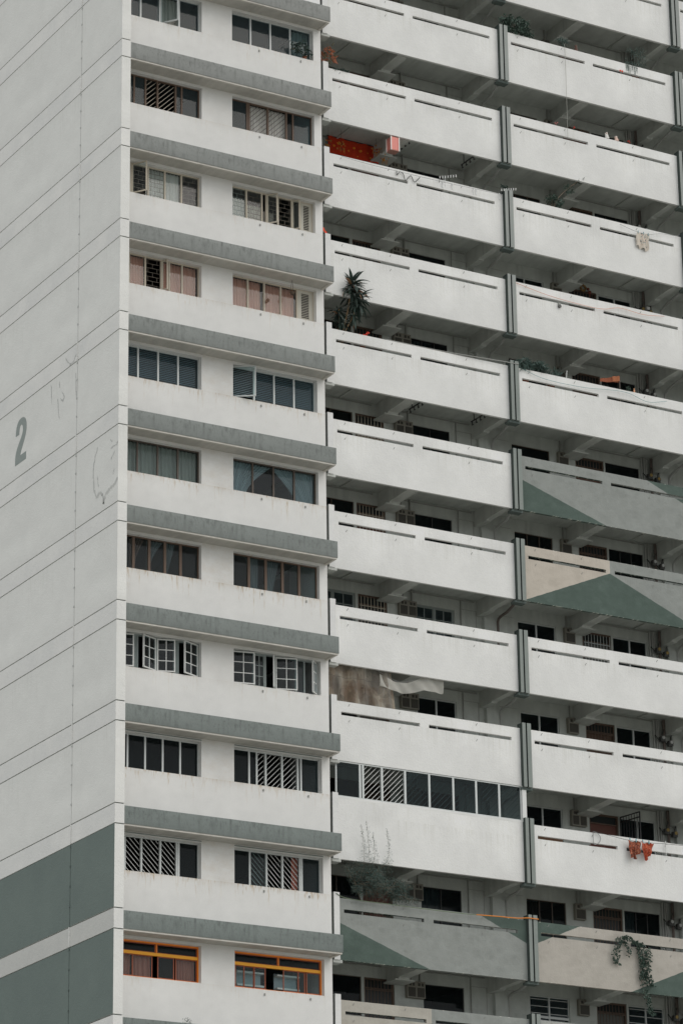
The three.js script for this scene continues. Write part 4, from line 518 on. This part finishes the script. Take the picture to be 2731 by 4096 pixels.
rope('green_rope', 'thin green rope tied along the grey and green painted parapet', 'rope', [[7.0, Y(8, 1.56), -0.6], [7.2, Y(8, 1.64), -0.62], [9.0, Y(8, 1.69), -0.62], [11.2, Y(8, 1.70), -0.62], [11.5, Y(8, 1.69), -0.62]], 0.012, std(0.16, 0.2, 0.13));
rope('orange_rope', 'bright orange rope tied to the grey joint post over the green painted parapet end', 'rope', [[11.5, Y(8, 1.69), -0.62], [12.2, Y(8, 1.67), -0.6], [12.9, Y(8, 1.65), -0.6], [13.18, Y(8, 1.62), -0.57], [13.4, Y(8, 1.62), -0.57], [13.53, Y(8, 1.62), -0.57]], 0.015, std(0.75, 0.25, 0.04));
rope('towel_line', 'thin clothes line that carries the pale printed towel', 'clothes line', [[17.46, Y(0, 1.74), -0.66], [18.05, Y(0, 1.87), -0.63], [18.5, Y(0, 1.87), -0.63], [19.0, Y(0, 1.73), -0.66], [19.6, Y(0, 1.67), -0.66], [19.73, Y(0, 1.6), -0.66]], 0.006, M.wire);
rope('laundry_line', 'thin clothes line that carries the two red patterned cloths', 'clothes line', [[15.58, Y(7, 1.63), -0.63], [16.2, Y(7, 1.72), -0.58], [16.75, Y(7, 1.78), -0.56], [17.5, Y(7, 1.77), -0.56], [18.09, Y(7, 1.73), -0.58], [19.5, Y(7, 1.68), -0.62]], 0.007, M.wireDark);
rope('wire_hoop', 'thin dark wire bent into a half loop on the parapet left of the red cloths', 'wire', [[15.56, Y(7, 1.63), -0.66], [15.58, Y(7, 1.95), -0.68], [15.6, Y(7, 2.0), -0.68], [15.75, Y(7, 1.95), -0.68], [15.83, Y(7, 1.8), -0.68], [15.74, Y(7, 1.67), -0.68], [15.6, Y(7, 1.63), -0.68]], 0.01, M.wire);
rope('rail_cable', 'dark cable along the parapet top left of the fern, running to the joint posts', 'cable', [[9.0, Y(2, 1.63), -0.74], [11, Y(2, 1.63), -0.72], [13.1, Y(2, 1.6), -0.6], [13.5, Y(2, 1.6), -0.58]], 0.016, M.conduit);
// pegged hangers
function pegHanger(x, k, dy, lab, s = 1) { const t = thing('peg_hanger', lab, 'clothes hanger', [x, Y(k, dy), -0.62], -0.5, 'pegged clothes hangers on the parapet below the red banner'); part('bar', [rod([0, 0, 0], [0.5 * s, 0.16 * s, -0.25], 0.012), rod([0, 0, 0], [-0.03, -0.2, 0.02], 0.008)], M.gate, t); part('pegs', Array.from({ length: 7 }, (_, i) => { const f = i / 6; return box(0.5 * s * f - 0.012, 0.5 * s * f + 0.012, 0.16 * s * f - 0.06, 0.16 * s * f + 0.02, -0.25 * f, -0.25 * f + 0.02); }), std(0.75, 0.75, 0.72), t); part('stand', [rod([0.15, 0.04, -0.06], [0.15, -0.3, -0.1], 0.007)], M.steel, t); }
pegHanger(10.93, 0, 1.62, 'thin slanted pegged hanger standing above the middle of the parapet');
pegHanger(13.12, 0, 1.55, 'dark bushy pegged hanger on top of the grey joint posts', 0.9);
{ const t = thing('green_bundle', 'dark green bundle lying on top of the grey joint posts beside the pegged hanger', 'bundle'); part('leaves', cloud([13.28, Y(0, 1.42), -0.72], [0.18, 0.09, 0.12], 90, 0.08, 0.016), LEAF.deep, t); }
// white clips on the parapet
for (const [x, d, lab] of [[11.06, 1.8, 'white clip under the slanted pegged hanger'], [11.4, 1.78, 'white clip right of the slanted pegged hanger'], [12.15, 1.78, 'left one of the paired white clips'], [12.25, 1.78, 'right one of the paired white clips'], [13.08, 1.75, 'white clip at the right end of the parapet beside the joint post']]) one('clip', lab, 'clip', [box(x, x + 0.018, Y(0, d + 0.1), Y(0, d - 0.1), ZP + 0.002, ZP + 0.03), box(x - 0.004, x + 0.022, Y(0, d - 0.02), Y(0, d - 0.06), ZP + 0.03, ZP + 0.05)], std(0.85, 0.85, 0.84), 'white clips on the parapet below the red banner');
// figurines on the parapet
for (const [x, lab, c2] of [[17.2, 'white figurine, the taller left one, standing on the parapet', [0.75, 0.72, 0.68]], [17.56, 'pinkish squat figurine right of the taller white one', [0.7, 0.5, 0.42]]]) { const t = thing('figurine', lab, 'figurine', [x, onTop(-1), -0.78]); const tall = x < 17.3 ? 1.15 : 0.9; const l = new THREE.LatheGeometry([[0.001, 0], [0.07, 0], [0.065, 0.03], [0.05, 0.09], [0.055, 0.12], [0.03, 0.145], [0.001, 0.15]].map(([a, b]) => new THREE.Vector2(a, b * tall)), 16); part('body', l, std(...c2), t); const h = new THREE.SphereGeometry(0.04, 12, 10); h.translate(0, 0.175 * tall, 0); part('head', h, std(0.72, 0.62, 0.55), t); part('arms', [rod([-0.03, 0.11 * tall, 0], [-0.075, 0.16 * tall, 0.02], 0.013), rod([0.03, 0.11 * tall, 0], [0.07, 0.05, 0.03], 0.013)], std(...c2), t); }
{ const t = thing('red_clip', 'small red clips stuck in the parapet slot under the spider plant', 'clip'); part('body', [box(17.76, 17.81, Y(-2, 1.98), Y(-2, 1.93), ZP, ZP + 0.025), box(17.84, 17.88, Y(-2, 1.985), Y(-2, 1.93), ZP, ZP + 0.025)], std(0.7, 0.12, 0.08), t); }
one('brown_vase', 'brown bottle-shaped vase standing behind the parapet right of the low pale plant', 'vase', new THREE.LatheGeometry([[0.001, 0], [0.06, 0], [0.06, 0.2], [0.035, 0.27], [0.045, 0.33], [0.001, 0.33]].map((q) => new THREE.Vector2(...q)), 14).translate(16.2, onTop(-2) - 0.1, -0.82), std(0.11, 0.06, 0.045));
// towel
{ const mp = canvasTex(256, 320, (q, w, h) => { q.fillStyle = '#cfc5b8'; q.fillRect(0, 0, w, h); for (let i = 0; i < 60; i++) { q.fillStyle = ['rgba(70,90,98,0.75)', 'rgba(190,140,120,0.6)', 'rgba(120,140,140,0.55)'][i % 3]; q.beginPath(); q.ellipse(w * 0.62 + rr(-70, 70), rr(10, h - 60), rr(4, 13), rr(4, 18), rr(0, 3), 0, 7); q.fill(); } });
  const t = thing('printed_towel', 'pale towel with blue-grey print hanging over the parapet', 'towel'); part('cloth', cloth((u, v) => { const low = 1 - v; return [lerp(18.06, 18.52, u) - 0.02 * low + 0.015 * Math.sin(v * 8), Y(0, 1.88) - low * (0.5 + 0.1 * (u - 0.4)) + 0.03 * Math.sin(u * 14) * low, -0.62 + 0.03 * Math.sin(u * 13) * (0.3 + low) - 0.04 * low]; }, 40, 24), std(1, 1, 1, { map: mp, side: THREE.DoubleSide }), t); part('pegs', [18.1, 18.3, 18.48].map((x) => box(x, x + 0.02, Y(0, 1.93), Y(0, 1.84), -0.63, -0.6)), std(0.3, 0.4, 0.42), t); }
// wreath and ornament by a door
{ const t = thing('door_wreath', 'round brown wreath hung above a door', 'wreath'); const g = new THREE.TorusGeometry(0.09, 0.03, 10, 22); g.translate(17.21, Y(1, 0.46), -2.43); const bits = []; for (let i = 0; i < 40; i++) { const a = rr(0, 6.28), s = new THREE.IcosahedronGeometry(0.022, 0); s.translate(17.21 + Math.cos(a) * rr(0.07, 0.115), Y(1, 0.46) + Math.sin(a) * rr(0.07, 0.115), -2.4); bits.push(s); } part('ring', g, std(0.2, 0.12, 0.05), t); part('twigs', bits, std(0.28, 0.17, 0.07), t); }
{ const t = thing('door_ornament', 'small dark red ornament hung just right of the round wreath', 'ornament'); part('body', [new THREE.IcosahedronGeometry(0.05, 1).translate(17.4, Y(1, 0.46), -2.42), new THREE.IcosahedronGeometry(0.06, 1).translate(17.45, Y(1, 0.56), -2.42)], std(0.2, 0.06, 0.04), t); part('tail', rod([17.45, Y(1, 0.6), -2.42], [17.47, Y(1, 0.72), -2.42], 0.012, 0.004), std(0.3, 0.05, 0.03), t); }
{ const t = thing('small_pulley', 'small dark metal fitting fixed below the parapet slot under the pink clothes line', 'fitting'); const c = new THREE.CylinderGeometry(0.05, 0.05, 0.05, 16); c.rotateX(Math.PI / 2); c.translate(15.12, Y(1, 2.16), -0.68); part('wheel', c, M.meter, t); part('bracket', box(15.08, 15.15, Y(1, 2.12), Y(1, 2.05), -0.715, -0.66), M.conduit, t); }
one('white_carton', 'small white box beside the gas pipes', 'box', box(19.5, 19.62, Y(1, 0.78), Y(1, 0.68), -2.36, -2.26), std(0.7, 0.7, 0.68));
// flag on a pole
{ const t = thing('orange_flag', 'orange and dark red cloth hung from a pole in front of a dark doorway', 'flag'); part('pole', rod([17.56, Y(2, 2.2), -1.2], [17.57, Y(2, 0.95), -1.2], 0.022), M.bronze, t); part('cloth', cloth((u, v) => [lerp(16.85, 17.55, u), Y(2, lerp(1.2, 1.0, u)) + (v - 1) * (0.1 + 0.1 * u), -1.2 + 0.02 * Math.sin(u * 12)], 16, 4), std(0.32, 0.1, 0.05, { side: THREE.DoubleSide }), t); part('corner_patch', cloth((u, v) => [lerp(17.28, 17.55, u), Y(2, lerp(1.06, 1.0, u)) + (v - 1) * 0.17, -1.16 + 0.01 * Math.sin(u * 9)], 8, 3), std(0.42, 0.15, 0.07, { side: THREE.DoubleSide }), t); }
one('white_stick', 'thin white stick poking up from the parapet right of the spiky strap-leafed plant', 'stick', rod([15.32, Y(2, 1.7), -0.78], [15.36, Y(2, 1.38), -0.78], 0.012), std(0.7, 0.7, 0.68));
one('small_bottle', 'tiny orange-capped bottle on the parapet right of the orange flag', 'bottle', new THREE.LatheGeometry([[0.001, 0], [0.025, 0], [0.025, 0.09], [0.012, 0.12], [0.012, 0.16], [0.001, 0.16]].map((q) => new THREE.Vector2(...q)), 12).translate(17.8, onTop(2), -0.78), std(0.7, 0.35, 0.2));
one('tiny_cactus', 'tiny green pot plant on the parapet left of the small bottle', 'plant', cloud([17.6, Y(2, 1.56), -0.78], [0.07, 0.09, 0.05], 46, 0.07, 0.012, -0.4), LEAF.mid);
// sheets hung in a corridor
{ const sheet = (r, g, b, t) => { const m = new THREE.MeshPhysicalMaterial({ roughness: 0.9, side: THREE.DoubleSide, transmission: t, thickness: 0, transparent: true, opacity: 0.72 }); m.color.setRGB(r, g, b); return m; };
  const grubby = sheet(1, 1, 1, 0.5); grubby.opacity = 0.66; grubby.map = canvasTex(512, 256, (q, w, h) => { q.fillStyle = '#ece2d0'; q.fillRect(0, 0, w, h); for (let i = 0; i < 140; i++) { q.fillStyle = ['rgba(140,100,70,0.16)', 'rgba(70,64,56,0.18)', 'rgba(190,180,165,0.16)'][i % 3]; q.beginPath(); q.ellipse(rr(0, w), rr(0, h), rr(10, 60), rr(10, 90), 0, 0, 7); q.fill(); } q.fillStyle = 'rgba(60,55,50,0.4)'; q.fillRect(0, h * 0.42, w, 2); q.fillRect(w * 0.55, 0, 2, h); });
  const t = thing('hanging_sheet', 'large grubby translucent sheet closing the left end of the corridor', 'sheet'); part('sheet', cloth((u, v) => { const low = 1 - v, x = lerp(6.98, 9.05 + 0.12 * low, u); return [x, Y(6, lerp(1.66, 0.3, v)) + 0.0 * u, -0.92 + 0.04 * Math.sin(u * 16 + low) + 0.03 * Math.sin(u * 37) + 0.1 * low * u]; }, 70, 24), grubby, t); part('rail', rod([6.9, Y(6, 0.28), -0.92], [9.1, Y(6, 0.28), -0.92], 0.015), M.gate, t); part('hanger', [rod([7.3, Y(6, 0.28), -0.92], [7.3, Y(6, 0.13), -0.92], 0.006), rod([8.8, Y(6, 0.28), -0.92], [8.8, Y(6, 0.13), -0.92], 0.006)], M.gate, t);
  const t2 = thing('draped_sheet', 'pale drooping plastic sheet strung under the ceiling right of the grubby sheet', 'sheet'); part('sheet', cloth((u, v) => { const sag = 0.24 * Math.pow(Math.sin(Math.PI * Math.min(1, u / 0.66)), 1) * (u < 0.66 ? 1 : 0), top = Y(6, lerp(0.62, 0.5, u) + sag * 0.9), h = lerp(0.36, 0.42, u) - sag * 0.35; return [lerp(8.66, 10.78, u), top - (1 - v) * h, -0.86 + 0.05 * Math.sin(u * 11) * (1.2 - v) + 0.02 * Math.sin(u * 31 + v * 4)]; }, 70, 12), sheet(0.68, 0.66, 0.6, 0.3), t2); part('cord', tube([[8.6, Y(6, 0.56), -0.86], [9.36, Y(6, 0.78), -0.86], [10.05, Y(6, 0.54), -0.86], [10.8, Y(6, 0.48), -0.86], [12.9, Y(6, 0.56), -0.9]], 0.006, 30, 5), M.wire, t2);
}
// two red patterned cloths
{ const mk = (bg) => canvasTex(256, 256, (q, w, h) => { q.fillStyle = bg; q.fillRect(0, 0, w, h); for (let i = 0; i < 260; i++) { q.fillStyle = i % 2 ? 'rgba(196,100,66,0.9)' : i % 4 ? 'rgba(80,18,9,0.9)' : 'rgba(214,150,118,0.9)'; q.beginPath(); q.ellipse(rr(0, w), rr(0, h), rr(4, 12), rr(2, 6), rr(0, 3), 0, 7); q.fill(); } });
  const mats = ['#7a4434', '#a5442a'].map((c) => std(1, 1, 1, { map: mk(c), side: THREE.DoubleSide })), lab = ['brownish red patterned cloth pegged left on the clothes line', 'brighter orange-red patterned cloth pegged right on the clothes line'];
  [[16.70, 0.45, 0.16, 0.1], [17.15, 0.45, 0.3, 0.32]].forEach(([x0, w, tipU, mid], i) => { const t = thing('patterned_cloth', lab[i], 'laundry'); const fn = (u, v) => { const low = 1 - v, edge = i === 0 ? (u < 0.42 ? 0.52 : lerp(0.46, 0.33, (u - 0.42) / 0.58)) : lerp(0.40, 0.53, 1 - Math.min(1, Math.abs(u - tipU) / 0.42)) - 0.12 * Math.max(0, u - 0.6); const xx = lerp(x0, x0 + w, u) + (i === 0 ? 0.07 * low * (u < 0.42 ? 1 : 0) : (tipU + 0.1 - u) * 0.16 * low); return [xx, Y(7, 1.78) + 0.02 * Math.sin(u * 12 + i) - low * edge, -0.56 + 0.035 * Math.sin(u * 17 + i) * (0.4 + low) + 0.02 * Math.sin(v * 9 + u * 6)]; }; part('cloth', cloth(fn, 36, 20), mats[i], t); part('pegs', [0.12, 0.6].map((f) => box(x0 + f * w, x0 + f * w + 0.02, Y(7, 1.81), Y(7, 1.71), -0.575, -0.54)), std(0.25, 0.45, 0.48), t); }); }
one('line_prop', 'thin white stand on the parapet right of the red patterned cloths', 'stand', [rod([18.09, Y(7, 1.62), -0.66], [18.1, Y(7, 2.05), -0.67], 0.012), rod([18.07, Y(7, 1.73), -0.66], [18.12, Y(7, 1.73), -0.58], 0.009)], std(0.7, 0.7, 0.68));
one('red_bar', 'dark red bundle lying behind the parapet slot under the open black gate', 'bundle', box(15.6, 16.4, Y(7, 2.08), Y(7, 1.97), -1.0, -0.9), std(0.18, 0.05, 0.04));
one('wooden_board', 'brown wooden board leaning behind the first slot of the laundry parapet', 'board', box(13.66, 14.7, Y(7, 2.4), Y(7, 1.7), -0.98, -0.94), std(0.33, 0.2, 0.13));

scene.traverse((o) => { if (o.isMesh) o.castShadow = o.receiveShadow = true; });
renderer.render(scene, camera);
